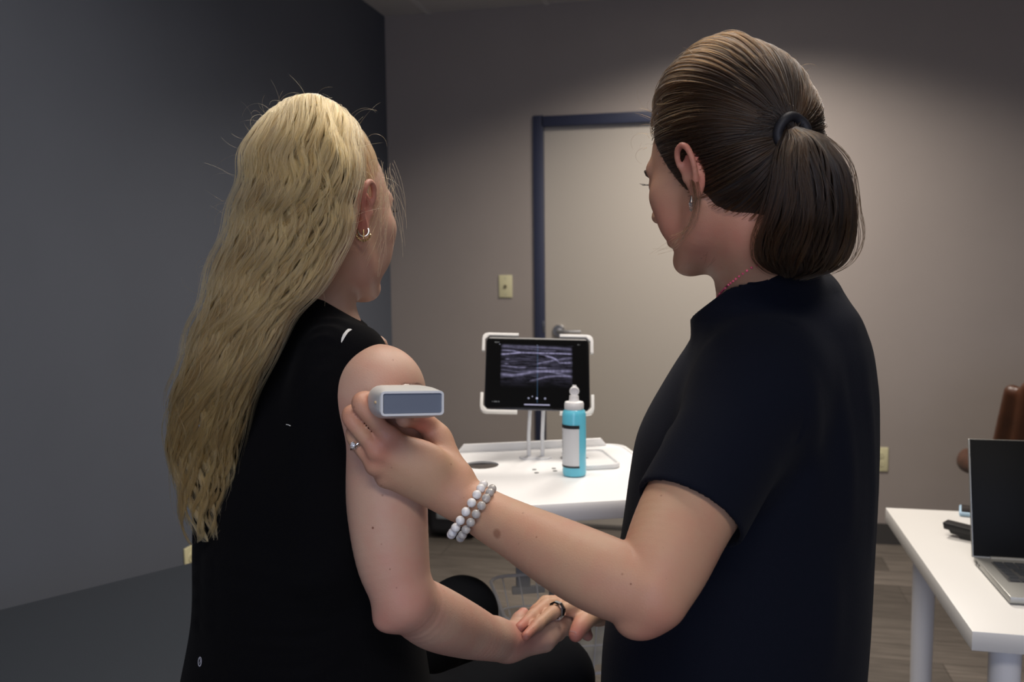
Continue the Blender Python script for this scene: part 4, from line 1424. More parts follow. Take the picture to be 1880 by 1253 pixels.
def fly_strands(roots, n, rng, length=(0.02, 0.06), m=14, rad=0.00013, up=0.5):
    """loose hairs curling away from given (point, normal) roots"""
    idx = rng.integers(0, len(roots), n)
    p = np.array([roots[i][0] for i in idx], float); nn = np.array([roots[i][1] for i in idx], float)
    d = nn + rng.normal(0, 0.55, (n, 3)); d[:, 2] += up * rng.random(n); d /= np.linalg.norm(d, axis=1)[:, None]
    curl = rng.normal(0, 1, (n, 3)); curl -= (curl * d).sum(1)[:, None] * d; curl /= np.linalg.norm(curl, axis=1)[:, None]
    ln = rng.uniform(length[0], length[1], n)
    K_ = rng.uniform(0.6, 3.2, n)
    t = np.linspace(0, 1, m)
    A = K_[:, None] * t[None]
    pts = p[:, None] + (d[:, None] * (np.sin(A) / K_[:, None])[..., None] + curl[:, None] * ((1 - np.cos(A)) / K_[:, None])[..., None]) * ln[:, None, None]
    return pts, np.full((n, m), rad) * (1 - 0.6 * t)[None]


def cdir(x, y, z=0.0):
    """direction in the level viewing frame -> room direction"""
    return C(x, y, z).normalized()


m_navyshirt = mat('navy_cotton', (0.0045, 0.0058, 0.0115), rough=0.9, spec=0.10, sheen=0.02, bump=0.3, bscale=900)
m_blacktop = mat('black_jersey', (0.0030, 0.0030, 0.0038), rough=0.9, spec=0.08, sheen=0.01, bump=0.3, bscale=1100)
m_legging = mat('black_leggings', (0.003, 0.0035, 0.005), rough=0.85, spec=0.08)
m_nail = mat('nail', (0.62, 0.36, 0.32), rough=0.25, coat=0.3)
m_gold = mat('gold', (0.85, 0.62, 0.30), rough=0.2, metal=1.0)
m_silver = mat('silver', (0.75, 0.74, 0.72), rough=0.15, metal=1.0)
m_diamond = mat('diamond', (0.95, 0.95, 0.95), rough=0.02, trans=0.75, ior=2.2)
# ------------------------------------------------------------------ seated blonde woman
SKIN1 = (0.50, 0.32, 0.235); FLUSH1 = (0.50, 0.155, 0.125)
F1 = cdir(0.77, 0.64); R1 = cdir(0.64, -0.77)
pel = C(-0.280, 1.10, 0)
w1 = thing('person', (pel.x, pel.y, 0), 'seated woman with long wavy blonde ponytail, sleeveless black top and hoop earrings, right arm bare', 'person')
yawH1 = math.radians(35)
o1, Rh1 = head_frame(593, 386, 1.075, yawH1, math.radians(3), roll=math.radians(0))


def T1(x, y, z):        # torso frame: x to her right, y forward, z absolute height
    return Vector((pel.x, pel.y, 0)) + R1 * x + F1 * y + Vector((0, 0, z))


S = SDF()
neck1 = P(563, 612, 1.075)
HS1 = 0.945
L1 = add_head(S, o1, Rh1, neck1, neck_r=0.053, s=HS1, ear_out=1.35, es=0.95, back=0.086, side=0.073)
Ry1 = basis(R1, F1, Vector((0, 0, 1)))
# trunk under the clothes
def st1(dz=0.0, shrink=0.0):
    rows = [(0.60, 0, 0, .165, .135), (0.70, 0, 0, .185, .140), (0.80, 0, .005, .175, .130), (0.92, .002, .012, .152, .112), (1.03, .006, .016, .152, .108), (1.12, .010, .018, .155, .112), (1.19, .012, .018, .156, .104), (1.245, .012, .016, .138, .086), (1.285, .010, .014, .10, .065), (1.315, .008, .012, .062, .052)]
    out = []
    for z, x, y, a, b in rows:
        c = T1(x, y, z)
        out.append((z, c.x, c.y, a - shrink, b - shrink))
    return out
S.loft([q for q in st1(shrink=0.010) if q[0] > 0.65], (R1, F1), k=0.03)
S.cap(neck1, T1(0.01, 0.01, 1.25), 0.054, 0.075, k=0.03)
# right arm
sh = P(692, 724, 0.985)
el = P(742, 1100, 0.93)
S.cap(T1(0.09, 0.012, 1.205), sh, 0.048, 0.047, k=0.03)
S.ell(P(697, 722, 0.985), (0.044, 0.050, 0.050), None, k=0.025)
S.chain([sh, P(706, 810, 0.975), P(711, 930, 0.955), P(722, 1030, 0.94), el], [0.047, 0.0470, 0.0450, 0.0400, 0.0310], k=0.02)
S.ell(P(712, 1137, 0.925), (0.015, 0.016, 0.013), None, k=0.018)       # elbow point
wr = P(928, 1181, 1.085)
S.chain([el, P(795, 1133, 0.975), P(850, 1156, 1.025), P(900, 1174, 1.06), wr], [0.0310, 0.0365, 0.0335, 0.0265, 0.0225], k=0.012)
S.cap(P(905, 1166, 1.08), P(935, 1178, 1.10), 0.020, 0.019, k=0.02)
# right hand: back of the hand towards the viewer, thumb up on the far side
h1 = lambda x, y, d: P(x, y, d)
for a, b, r0, r1 in (((934, 1186, 1.085), (1000, 1180, 1.115), .016, .0125), ((936, 1180, 1.095), (1012, 1166, 1.13), .017, .0125), ((940, 1172, 1.105), (1018, 1151, 1.145), .016, .012), ((940, 1168, 1.115), (1020, 1140, 1.16), .014, .011)):
    S.cap(h1(*a), h1(*b), r0, r1, k=0.014)
finger(S, [h1(1000, 1180, 1.115), h1(1024, 1166, 1.15), h1(1046, 1150, 1.175), h1(1062, 1146, 1.185)], .0085, .0070)
finger(S, [h1(1012, 1166, 1.13), h1(1040, 1152, 1.165), h1(1066, 1158, 1.19), h1(1079, 1168, 1.20)], .0092, .0075)
finger(S, [h1(1018, 1151, 1.145), h1(1048, 1138, 1.18), h1(1068, 1145, 1.205), h1(1076, 1156, 1.21)], .0092, .0075)
finger(S, [h1(1020, 1140, 1.16), h1(1045, 1126, 1.20), h1(1062, 1132, 1.22), h1(1068, 1142, 1.225)], .0090, .0075)
S.cap(h1(936, 1170, 1.12), h1(945, 1153, 1.14), .012, .010, k=0.012)
finger(S, [h1(945, 1152, 1.14), h1(953, 1138, 1.15), h1(961, 1127, 1.16)], .0095, .0082)
# left arm, reaching across to hold the strap on the right shoulder
shl = T1(-0.165, 0.012, 1.215)
ell_ = C(-0.20, 1.355, 1.07)
S.cap(T1(-0.08, 0.012, 1.225), shl, 0.050, 0.048, k=0.03)
S.chain([shl, shl.lerp(ell_, 0.5), ell_], [0.046, 0.042, 0.034], k=0.02)
wl = P(706, 690, 1.135)
S.chain([ell_, ell_.lerp(wl, 0.35), wl], [0.033, 0.035, 0.023], k=0.02)
lh = [P(700, 664, 1.105), P(694, 650, 1.09)]
S.cap(wl, P(702, 664, 1.10), 0.020, 0.018, k=0.015)
for i, (dx, dy, dd) in enumerate(((0, 0, 0), (-3, -3, 0.019), (-5, -1, 0.037), (-7, 3, 0.053))):
    finger(S, [P(708 + dx, 664 + dy, 1.090 + dd), P(706 + dx, 646 + dy, 1.070 + dd), P(698 + dx, 632 + dy, 1.055 + dd), P(686 + dx, 629 + dy, 1.045 + dd)], .0080, .0066)
finger(S, [wl, P(716, 672, 1.10), P(708, 652, 1.075)], .011, .008)
me = S.mesh('body', 0.0022)
flush_attr(me, [(L1(0.085, -0.02, 0.01), 0.018, 1.0), (L1(0.083, -0.02, -0.02), 0.012, 0.8), (L1(-0.085, -0.02, 0.01), 0.018, 1.0), (P(722, 1140, 0.90), 0.03, 0.35), (P(690, 800, 0.90), 0.03, 0.4),
                (P(955, 1165, 1.08), 0.02, 0.35), (L1(0, 0.09, -0.065), 0.012, 0.6)] + [(h1(1076, 1160, 1.20), 0.012, 0.5), (h1(961, 1127, 1.16), 0.01, 0.5)])


def om(pts, org):    # moles: (photo px, py, guessed depth, radius, strength) -> object space
    return [(tuple(P(a, b, d) - org), r, s) for a, b, d, r, s in pts]


def surf_moles(me_, spots):
    """snap each mole's photo position to the nearest skin vertex along its line of sight"""
    n = len(me_.vertices); co = np.empty(n * 3, 'f'); me_.vertices.foreach_get('co', co); co = co.reshape(-1, 3)
    o = np.array((0, 0, CAM_H)); out = []
    rel = co - o; dist = np.sqrt((rel ** 2).sum(1))
    for px, py, r, s in spots:
        d = np.array(ray(px, py).normalized())
        al = rel @ d
        off = np.sqrt(np.maximum(dist ** 2 - al ** 2, 0))
        m = off < 0.003
        if not m.any(): continue
        a = al[m].min()
        out.append((o + d * a, r, s))
    return out


moles1 = surf_moles(me, [(684, 970, .0016, .9), (657, 962, .0012, .6), (716, 1046, .001, .6), (795, 1110, .0012, .6), (664, 1015, .001, .5), (700, 1000, .001, .4), (832, 1105, .001, .5), (648, 650, .001, .3),
                         (677, 808, .0009, .4), (663, 730, .0009, .3), (640, 905, .0009, .4), (728, 1080, .001, .4), (690, 1045, .001, .35), (758, 1150, .001, .5), (676, 508, .0015, .6)])
body1 = link_mesh('body', me, None, w1)
org = world_loc(body1)
me.materials.append(skin_mat('skin_fair', SKIN1, FLUSH1, [(tuple(Vector([float(c) for c in p]) - org), r, s) for p, r, s in moles1]))
face_parts(L1, Rh1, HS1, w1, mat('blonde_brow', (0.20, 0.13, 0.07), 0.7))
nail('fingernail', h1(961, 1127, 1.16), h1(953, 1138, 1.15), cdir(-0.6, 0.5, 0.4), .0082, m_nail, w1)
for i, (dx, dy, dd) in enumerate(((0, 0, 0), (-3, -3, 0.019), (-5, -1, 0.037), (-7, 3, 0.053))):
    nail('fingernail', P(686 + dx, 629 + dy, 1.045 + dd), P(698 + dx, 632 + dy, 1.055 + dd), Vector((0, 0, 1)), .0070, m_nail, w1)

# sleeveless black top
S = SDF()
rows = [(0.735, 0, 0, .206, .163), (0.80, 0, .003, .196, .153), (0.90, -.003, .010, .178, .138), (1.00, -.002, .012, .177, .134), (1.10, .002, .014, .175, .130), (1.18, .004, .016, .164, .115), (1.235, .007, .016, .147, .092), (1.275, .006, .014, .110, .070), (1.30, .004, .012, .075, .058)]
S.loft([(z, *T1(x, y, z).to_2d(), a, b) for z, x, y, a, b in rows], (R1, F1), k=0.0, cap=0.015)
S.cap(P(563, 607, 1.075), P(648, 650, 1.00), 0.050, 0.035, k=0.03)
S.cap(P(648, 652, 1.00), P(668, 650, 1.02), 0.028, 0.024, k=0.02)
S.cap(P(563, 608, 1.075), T1(-0.13, 0.01, 1.215), 0.050, 0.04, k=0.03)
S.cap(P(562, 625, 1.075), P(570, 560, 1.075), 0.060, 0.0575, k=0.03)
S.half(P(600, 556, 1.02), cdir(0.55, 0.10, 0.85), near=(P(580, 505, 1.075), 0.12))      # collar edge
S.chain([P(562, 620, 1.075), P(571, 540, 1.075), P(578, 480, 1.075)], [0.048, 0.0535, 0.0535], k=0.003, kind='s')
S.chain([P(600, 655, .985), P(594, 720, .975), P(592, 820, .975), P(596, 930, .975), P(602, 1030, .975)], [.030, .038, .040, .040, .036], k=0.03)
# folds running from the shoulder down and across the waist
for a, b, c, d_, amp in (((560, 600, .98), (610, 600, .97), (645, 618, .96), None, .0032), ((520, 640, .955), (590, 612, .96), (632, 625, .955), None, .0030),
                         ((510, 700, .945), (560, 645, .945), (622, 640, .95), None, .0028), ((530, 760, .94), (575, 690, .935), (620, 665, .945), None, .0025),
                         ((570, 575, 1.0), (620, 585, .99), (655, 612, .98), None, .003), ((595, 850, .93), (600, 760, .925), (618, 700, .94), None, .002)):
    S.ridge([P(*a), P(*b), P(*c)], amp, 0.0045)
rg = np.random.default_rng(4)
for k in range(9):
    y0 = 1010 + k * 26
    S.ridge([P(345, y0 - 8, 1.02), P(440, y0 + 12 + rg.uniform(-8, 8), .965), P(560, y0 + 22 + rg.uniform(-12, 12), .94), P(660, y0 + rg.uniform(-30, -5), .95)], rg.uniform(.0025, .0055), rg.uniform(.005, .009))
for k in range(5):
    y0 = [985, 1022, 1060, 1100, 1140][k]
    S.ridge([P(347, y0, 1.07), P(345, y0 + 10, 1.02), P(380, y0 + 20, .99)], .006, .008)
top1 = link_mesh('black_top', S.mesh('black_top', 0.0032), m_blacktop, w1)
# pale reflective sliver sewn near the armhole, following the cloth


def on_surface(ob, px, py, lift=0.0008):
    """point where the line of sight meets the object's mesh, lifted off the surface"""
    from mathutils.bvhtree import BVHTree
    key = ob.name
    if key not in _bvh:
        me_ = ob.data; wl_ = world_loc(ob)
        _bvh[key] = BVHTree.FromPolygons([v.co + wl_ for v in me_.vertices], [tuple(p.vertices) for p in me_.polygons])
    o = Vector((0, 0, CAM_H)); d = ray(px, py).normalized()
    h = _bvh[key].ray_cast(o, d)
    if h[0] is None: return None
    n = h[1] if h[1].dot(d) < 0 else -h[1]
    return h[0] + n * lift, n


_bvh = {}


def patch_px(ob, quads, lift=0.0010):
    """thin patch laid on the cloth: list of (px, py) rows as pairs"""
    w = MB(); bm = w.bm; prev = None
    for (a, b) in quads:
        pa, pb = on_surface(ob, *a), on_surface(ob, *b)
        if pa is None or pb is None: continue
        cur = (bm.verts.new(pa[0]), bm.verts.new(pb[0]))
        if prev: bm.faces.new((prev[0], prev[1], cur[1], cur[0]))
        prev = cur
    bmesh.ops.recalc_face_normals(bm, faces=list(bm.faces))
    bmesh.ops.solidify(bm, geom=list(bm.faces), thickness=0.0006)
    return w


m_reflect = mat('silver_print', (0.60, 0.60, 0.58), 0.5)
patch_px(top1, [((626, 628), (627, 630)), ((627, 621), (630, 625)), ((630, 614), (634, 618)), ((635, 608), (639, 611)), ((639, 605), (644, 607.5)), ((644, 605), (646, 606.5))]).build('reflective_mark', m_reflect, w1)
patch_px(top1, [((527, 779), (527, 780.5)), ((531, 779.6), (531, 781)), ((535, 781.5), (534.5, 783))]).build('lint', m_reflect, w1)

# leggings and shoes
S = SDF()
rows = [(0.622, 0, 0, .175, .145), (0.66, 0, 0, .195, .158), (0.74, 0, 0, .200, .153), (0.82, 0, .002, .190, .142), (0.86, 0, .003, .182, .136)]
S.loft([(z, *T1(x, y, z).to_2d(), a, b) for z, x, y, a, b in rows], (R1, F1), k=0.0, cap=0.02)
kr = C(0.055, 1.285, 0.722); kl = C(-0.095, 1.50, 0.738)
S.chain([T1(0.095, 0.03, 0.70), T1(0.095, 0.03, 0.70).lerp(kr, 0.5), kr], [0.092, 0.080, 0.064], k=0.05)
S.chain([T1(-0.095, 0.03, 0.70), T1(-0.095, 0.03, 0.70).lerp(kl, 0.5), kl], [0.092, 0.080, 0.062], k=0.05)
ar = C(0.055, 1.30, 0.315); al = C(-0.09, 1.47, 0.315)
ar = kr + Vector((0, 0, -0.40)) - F1 * 0.06; al = kl + Vector((0, 0, -0.41)) - F1 * 0.10
S.chain([kr, kr.lerp(ar, 0.35) - F1 * 0.02, ar], [0.060, 0.054, 0.036], k=0.02)
S.chain([kl, kl.lerp(al, 0.35) - F1 * 0.02, al], [0.060, 0.054, 0.036], k=0.02)
leg1 = link_mesh('leggings', S.mesh('leggings', 0.006), m_legging, w1)
m_sock = mat('black_shoe', (0.02, 0.02, 0.022), 0.5)
for a in (ar, al):
    S = SDF()
    S.chain([a + Vector((0, 0, 0.02)), a + Vector((0, 0, -0.04)) - F1 * 0.01], [0.038, 0.036], k=0.02)
    S.chain([a + Vector((0, 0, -0.055)) - F1 * 0.02, a + Vector((0, 0, -0.062)) + F1 * 0.08, a + Vector((0, 0, -0.07)) + F1 * 0.16], [0.036, 0.036, 0.028], k=0.03)
    S.half(a + Vector((0, 0, -0.092)), (0, 0, -1))
    link_mesh('shoe', S.mesh('shoe', 0.006), m_sock, w1)
# small oval badge on the back of the waistband
w = MB(); bm = w.bm
cxp, cyp = 368, 1215.5
ring_o, ring_i = [], []
for k in range(25):
    a = 2 * math.pi * k / 24
    po = on_surface(top1, cxp + 3.6 * math.cos(a) - 0.5 * math.sin(a), cyp + 9.2 * math.sin(a)) or on_surface(leg1, cxp + 3.6 * math.cos(a), cyp + 9.2 * math.sin(a))
    pi = on_surface(top1, cxp + 2.2 * math.cos(a) - 0.3 * math.sin(a), cyp + 6.9 * math.sin(a)) or on_surface(leg1, cxp + 2.2 * math.cos(a), cyp + 6.9 * math.sin(a))
    if po and pi: ring_o.append(po[0]); ring_i.append(pi[0])
for k in range(len(ring_o) - 1):
    vs = [bm.verts.new(q) for q in (ring_o[k], ring_o[k + 1], ring_i[k + 1], ring_i[k])]
    bm.faces.new(vs)
def stroke(pts, wd):
    for i in range(len(pts) - 1):
        q = []
        for (x, y), s_ in ((pts[i], -1), (pts[i + 1], -1), (pts[i + 1], 1), (pts[i], 1)):
            h = on_surface(top1, x + s_ * wd, y)
            if h: q.append(h[0])
        if len(q) == 4: bm.faces.new([bm.verts.new(v) for v in q])
stroke([(366.2, 1211), (367.6, 1209.5), (369, 1212), (368.6, 1216), (367.2, 1219)], 0.5)
stroke([(370.4, 1213), (370.2, 1218), (369, 1221)], 0.45)
bmesh.ops.remove_doubles(bm, verts=list(bm.verts), dist=1e-5)
w.build('badge', mat('badge_silver', (0.5, 0.5, 0.55), 0.4), w1)

# hair: cap over the skull, high ponytail, long wavy fall
m_hb = hair_mat('blonde_hair', (0.10, 0.058, 0.020), (0.45, 0.295, 0.115))
m_hroot = hair_mat('blonde_roots', (0.08, 0.045, 0.020), (0.30, 0.19, 0.085))
m_core = mat('blonde_hair_mass', (0.27, 0.18, 0.075), rough=0.6, noise=0.5, nscale=60)
m_coreroot = mat('blonde_root_mass', (0.085, 0.055, 0.030), rough=0.6, noise=0.5, nscale=60)
r1 = np.random.default_rng(21)


S = SDF()
Rn1 = np.array(Rh1)
c01 = (0, -0.016, 0.022); ra1 = (0.0775, 0.0925, 0.1000)
S.ell(L1(*c01), tuple(q * HS1 * 0.97 for q in ra1), Rn1, k=0)
S.half(L1(0, 0.078, 0.050), Rh1 @ Vector((0, 1, -0.55)), k=0.004)
S.half(L1(0, -0.012, -0.017), Rh1 @ Vector((0, 0.85, -1.0)), k=0.004)
S.half(L1(0, 0, -0.072), Rh1 @ Vector((0, 0, -1.0)), k=0.01)
cap1 = link_mesh('hair_cap', S.mesh('hair_cap', 0.004), m_coreroot, w1)
tie1 = (0.0, -0.045, 0.122)
pts, rr_, V, lt = skull_cap_strands(L1, Rh1, HS1, tie1, 3800, r1, lift=0.002, rad=0.00030, ra=ra1, c0=c01, fx=0.080, off=0.020)
hair_curves('hair_cap_strands', pts, rr_, lt * 0.3 + r1.random(len(pts)) * 0.3, m_hroot, cap1)
left = [(572, 200), (508, 204), (464, 262), (449, 330), (430, 400), (404, 472), (376, 556), (350, 630), (326, 705), (310, 770), (312, 850), (328, 930), (345, 1000)]
right = [(604, 202), (636, 212), (652, 262), (649, 335), (639, 400), (618, 470), (577, 535), (527, 595), (480, 690), (448, 770), (434, 850), (424, 920), (412, 985)]
depth = [1.060, 1.020, 0.975, 0.955, 0.950, 0.948, 0.945, 0.945, 0.952, 0.970, 0.990, 1.000, 1.005]
thick = [0.018, 0.040, 0.045, 0.040, 0.036, 0.033, 0.030, 0.027, 0.025, 0.023, 0.020, 0.015, 0.010]
arch = [4, 34, 16, 6, 0, 0, 0, 0, 0, 0, 0, 0, 0]
pony1 = tail_core('ponytail', left, right, depth, thick, 0.80, 0.72, m_core, w1, arch=arch)
pts, rr_, tone = tail_strands(left, right, depth, thick, 9500, 72, r1, clumps=80, wave=1.0, wl=0.125, pull=0.42, split=0.75, ends=(0.66, 1.0), rad=0.00031, frizz=0.10, wave_px=12.5, layer=(0.74, 1.06), front=0.72, arch=arch)
pf, rf, tf = tail_strands(left, right, depth, thick, 5000, 60, r1, clumps=60, wave=1.0, wl=0.125, pull=0.08, split=0.75, ends=(0.62, 0.96), rad=0.00040, wave_px=11.0, layer=(0.70, 0.93), front=0.85, arch=arch)
hair_curves('ponytail_strands', pts, rr_, tone, m_hb, pony1)
hair_curves('ponytail_understrands', pf, rf, tf * 0.8, m_hb, pony1)
# thin loose ends and flyaways
pts2, r2_, tone2 = tail_strands([(x - 14, y) for x, y in left], [(x + 9, y) for x, y in right], depth, [q * 1.2 for q in thick], 260, 64, r1, clumps=90, wave=1.3, wl=0.13, pull=0.35, ends=(0.6, 1.0), rad=0.00018, frizz=0.6, wave_px=8, layer=(0.95, 1.1), front=0.6, arch=arch)
hair_curves('loose_strands', pts2, r2_, tone2 + 0.2, m_hb, pony1)
roots = []
for k in range(200):
    th_ = r1.uniform(0, math.pi); 
    v = Vector((math.cos(th_) * 0.8, r1.uniform(-1, 0.5), math.sin(th_))).normalized()
    roots.append((L1(v.x * 0.083, -0.012 + v.y * 0.10, 0.03 + v.z * 0.098), Rh1 @ v))
for k in range(120):
    i = r1.integers(1, 7); side = left if r1.random() < 0.75 else right
    q = P(side[i][0], side[i][1] + r1.uniform(-30, 30), depth[i]); roots.append((q, cdir(-1 if side is left else 1, -0.2, 0.2)))
p3, rr3_ = fly_strands(roots, 150, r1, length=(0.012, 0.055), rad=0.00009)
hair_curves('flyaway_strands', p3, rr3_, np.full(len(p3), 0.5), m_hb, cap1)
# wisps falling in front of the ear and over the cheek
ws = []
for k in range(40):
    a0 = r1.uniform(0, 1)
    s0 = np.array(L1(0.078, 0.020 + 0.03 * a0, 0.035 + r1.uniform(-0.015, 0.03)))
    e0 = s0 + np.array(Rh1 @ Vector((r1.uniform(-.008, .006), r1.uniform(-0.035, 0.030), -r1.uniform(0.03, 0.11))))
    mid = (s0 + e0) / 2 + np.array(Rh1 @ Vector((0.006, r1.uniform(-0.02, 0.02), 0)))
    t = np.linspace(0, 1, 16)[:, None]
    ws.append((1 - t) ** 2 * s0 + 2 * t * (1 - t) * mid + t * t * e0)
ws = np.array(ws)
hair_curves('cheek_wisps', ws, np.full(ws.shape[:2], 0.00013), np.full(len(ws), 0.6), m_hb, cap1)
# pink scrunchie at the crown
tc_ = L1(*tie1)
tcp = P(630, 200, 1.055)
w = MB()
axd = (L1(0, -0.045, 0.145) - L1(0, -0.03, 0.10)).normalized()
ta = axd.orthogonal().normalized(); tb = axd.cross(ta)
cen_ = L1(0, -0.040, 0.122)
w.tube([cen_ + (ta * math.cos(a) + tb * math.sin(a)) * (0.020 + 0.002 * math.sin(9 * a)) + axd * 0.002 * math.cos(7 * a) for a in np.linspace(0, 2 * math.pi, 61)[:-1]], 0.006, closed=True, seg=10)
w.build('scrunchie', mat('pink_fabric', (0.75, 0.06, 0.16), 0.6, bump=0.4, bscale=300), w1)

# earrings
lobe = L1(0.0815, -0.006, -0.036)
w = MB()
hs = R1 * 0 + cdir(1, 0.1); dn_ = Vector((0, 0, -1))
c_ = P(667, 425, (lobe - Vector((0, 0, 0))).dot(cdir(0, 1)) - 0.006)
dl = (Matrix.Rotation(-YAW, 3, 'Z') @ lobe).y
c_ = P(667, 424, dl - 0.006)
w.tube([c_ + hs * 0.0062 * math.cos(a) + Vector((0, 0, 1)) * 0.0062 * math.sin(a) for a in np.linspace(-math.pi * 1.15, math.pi * 0.15, 24)], 0.0014, seg=10)
w.build('hoop_earring', mat('pale_gold', (0.86, 0.78, 0.62), 0.2, metal=1.0), w1)
w = MB()
c2 = P(667, 430, dl - 0.009)
for k in range(9):
    a = -math.pi * (0.05 + 0.9 * k / 8)
    w.ball(c2 + hs * 0.0078 * math.cos(a) + Vector((0, 0, 1)) * 0.0078 * math.sin(a), 0.0016, sub=1, scale=(1, 1, 1))
w.tube([c2 + hs * 0.0078 * math.cos(a) + Vector((0, 0, 1)) * 0.0078 * math.sin(a) for a in np.linspace(-math.pi, 0, 18)], 0.0007, seg=8)
w.tube([P(668, 407, dl - 0.006), P(667.5, 425, dl - 0.009), P(667, 439, dl - 0.010)], 0.0009, seg=8)
w.build('beaded_earring', m_gold, w1)
MB().ball(P(668, 342, dl - 0.004), 0.0016, sub=2).build('ear_stud', m_silver, w1)
MB().ball(P(660, 405, dl - 0.002), 0.0014, sub=2).build('ear_stud', m_gold, w1)
# ------------------------------------------------------------------ standing brunette woman
SKIN2 = (0.48, 0.295, 0.19); FLUSH2 = (0.47, 0.15, 0.115)
F2 = cdir(-0.90, 0.44); Lf2 = cdir(-0.44, -0.90)          # forward, her left (towards the viewer)
pc2 = C(0.300, 1.10, 0)
w2 = thing('person', (pc2.x, pc2.y, 0), 'standing woman with dark brown ponytail and navy t-shirt, holding the ultrasound probe', 'person')
HS2 = 0.925
o2, Rh2 = head_frame(1330, 307, 1.00, math.radians(-43), math.radians(14), roll=math.radians(0))


def T2(x, y, z):        # x to her left, y forward
    return Vector((pc2.x, pc2.y, 0)) + Lf2 * x + F2 * y + Vector((0, 0, z))


S = SDF()
neck2 = P(1400, 548, 1.075)
L2 = add_head(S, o2, Rh2, neck2, neck_r=0.053, s=HS2, ear_out=1.55, ear_dz=-0.012, es=0.88)
def rows_to(st, Tf, shrink=0.0):
    out = []
    for z, x, y, a, b in st:
        c = Tf(x, y, z); out.append((z, c.x, c.y, a - shrink, b - shrink))
    return out


def px_rows(rows, d, ratio):
    """torso stations from outline pixels: (py, left px, right px) -> (z, centre, a, b) with a = ratio * b"""
    out = []
    for py, l, r in rows:
        c = P((l + r) / 2, py, d)
        hw = (r - l) / 2 * d / F_PX
        b = hw / math.sqrt((0.44 * ratio) ** 2 + 0.90 ** 2)
        out.append((c.z, c.x, c.y, b * ratio, b))
    return out


shirt_rows = px_rows([(538, 1352, 1530), (575, 1305, 1572), (620, 1268, 1594), (700, 1214, 1609), (790, 1166, 1613), (865, 1150, 1614), (930, 1140, 1612), (1000, 1128, 1609), (1085, 1110, 1606), (1170, 1097, 1602), (1253, 1092, 1596), (1340, 1092, 1590)], 1.10, 1.30)
S.loft([(z, x, y, a * 0.90, b * 0.88) for z, x, y, a, b in shirt_rows if z > 0.80], (Lf2, F2), k=0.03)
S.cap(neck2, P(1420, 640, 1.08), 0.050, 0.062, k=0.012)
# left arm: elbow towards the viewer, hand at the other woman's shoulder
sh2 = P(1385, 722, 0.955)
el2 = P(1196, 1090, 0.80)
S.chain([sh2, P(1330, 830, 0.91), P(1262, 942, 0.866), P(1222, 1030, 0.825), el2], [0.056, 0.053, 0.0485, 0.043, 0.036], k=0.03)
S.ell(P(1166, 1142, 0.80), (0.018, 0.018, 0.014), None, k=0.022)
wr2 = P(846, 912, 0.925)
S.chain([el2, P(1115, 1060, 0.82), P(1035, 1022, 0.85), P(950, 976, 0.885), P(895, 946, .908), wr2], [0.035, 0.0385, 0.0365, 0.0300, 0.0268, 0.0235], k=0.003)
# crease inside the elbow
S.ridge([P(1138, 1004, .775), P(1150, 1035, .768), P(1160, 1065, .765), P(1166, 1095, .765)], -0.0035, 0.0030)
# back of the hand
mi, mm, mr_, mp = P(712, 802, 0.897), P(692, 828, 0.895), P(690, 855, 0.900), P(708, 878, 0.908)
for a, b, r0, r1_ in ((P(836, 886, .925), mi, .0175, .0105), (P(836, 902, .920), mm, .0180, .0105), (P(836, 916, .920), mr_, .0175, .0098), (P(836, 928, .925), mp, .0155, .0092)):
    S.cap(a, b, r0, r1_, k=0.009)
S.cap(P(832, 872, .935), P(803, 806, .955), .0165, .016, k=0.02)         # thumb side
S.ell(P(772, 850, .912), (.026, .014, .020), None, k=0.02)
# fingers: up, then curled round the probe
fi = [mi, P(688, 773, .891), P(662, 744, .890), P(669, 732, .902), P(692, 735, .928)]
fm = [mm, P(666, 798, .893), P(644, 769, .895), P(647, 756, .908), P(672, 757, .930)]
fr = [mr_, P(670, 832, .900), P(650, 802, .905), P(654, 789, .915), P(678, 786, .934)]
fp = [mp, P(692, 860, .908), P(674, 838, .912), P(672, 822, .920), P(692, 814, .936)]
for f_, r0, r1_ in ((fi, .0092, .0080), (fm, .0089, .0078), (fr, .0085, .0076), (fp, .0078, .0070)):
    S.chain(f_, [r0, r0 * .97, r0 * 1.0, r1_, r1_ * .92], k=0.0022)
    S.ell(f_[0], (r0 * 1.18,) * 3, None, k=0.007)
th_ = [P(806, 812, .955), P(790, 786, .955), P(764, 770, .935), P(742, 770, .915)]
S.chain(th_, [.0145, .0125, .0108, .0096], k=0.006)
# tendons on the back of the hand
for a, b in ((P(820, 895, .905), mi), (P(820, 910, .902), mm), (P(820, 925, .902), mr_)):
    S.ridge([a, (a + b) / 2 + Vector((0, 0, 0)), b], 0.0010, 0.004)
# right arm on the far side, hand resting on the other woman's wrist
shr2 = T2(-0.165, 0.0, 1.225)
elr2 = C(0.345, 1.40, 1.00)
wrr2 = P(1098, 1118, 1.215)
S.chain([shr2, shr2.lerp(elr2, .5), elr2], [0.050, 0.045, 0.036], k=0.03)
S.chain([elr2, elr2.lerp(wrr2, .4), wrr2], [0.036, 0.036, 0.023], k=0.01)
ki, km, kr2, kp = P(1046, 1116, 1.165), P(1036, 1108, 1.185), P(1030, 1106, 1.205), P(1034, 1106, 1.225)
for k_ in ((ki, .0115), (km, .0115), (kr2, .011), (kp, .010)):
    S.cap(wrr2, k_[0], .017, k_[1], k=0.012)
g1 = [ki, P(1014, 1126, 1.130), P(988, 1147, 1.098), P(966, 1168, 1.068)]
g2 = [km, P(1003, 1112, 1.155), P(977, 1132, 1.122), P(954, 1153, 1.088)]
g3 = [kr2, P(1002, 1107, 1.185), P(985, 1122, 1.165), P(972, 1140, 1.150)]
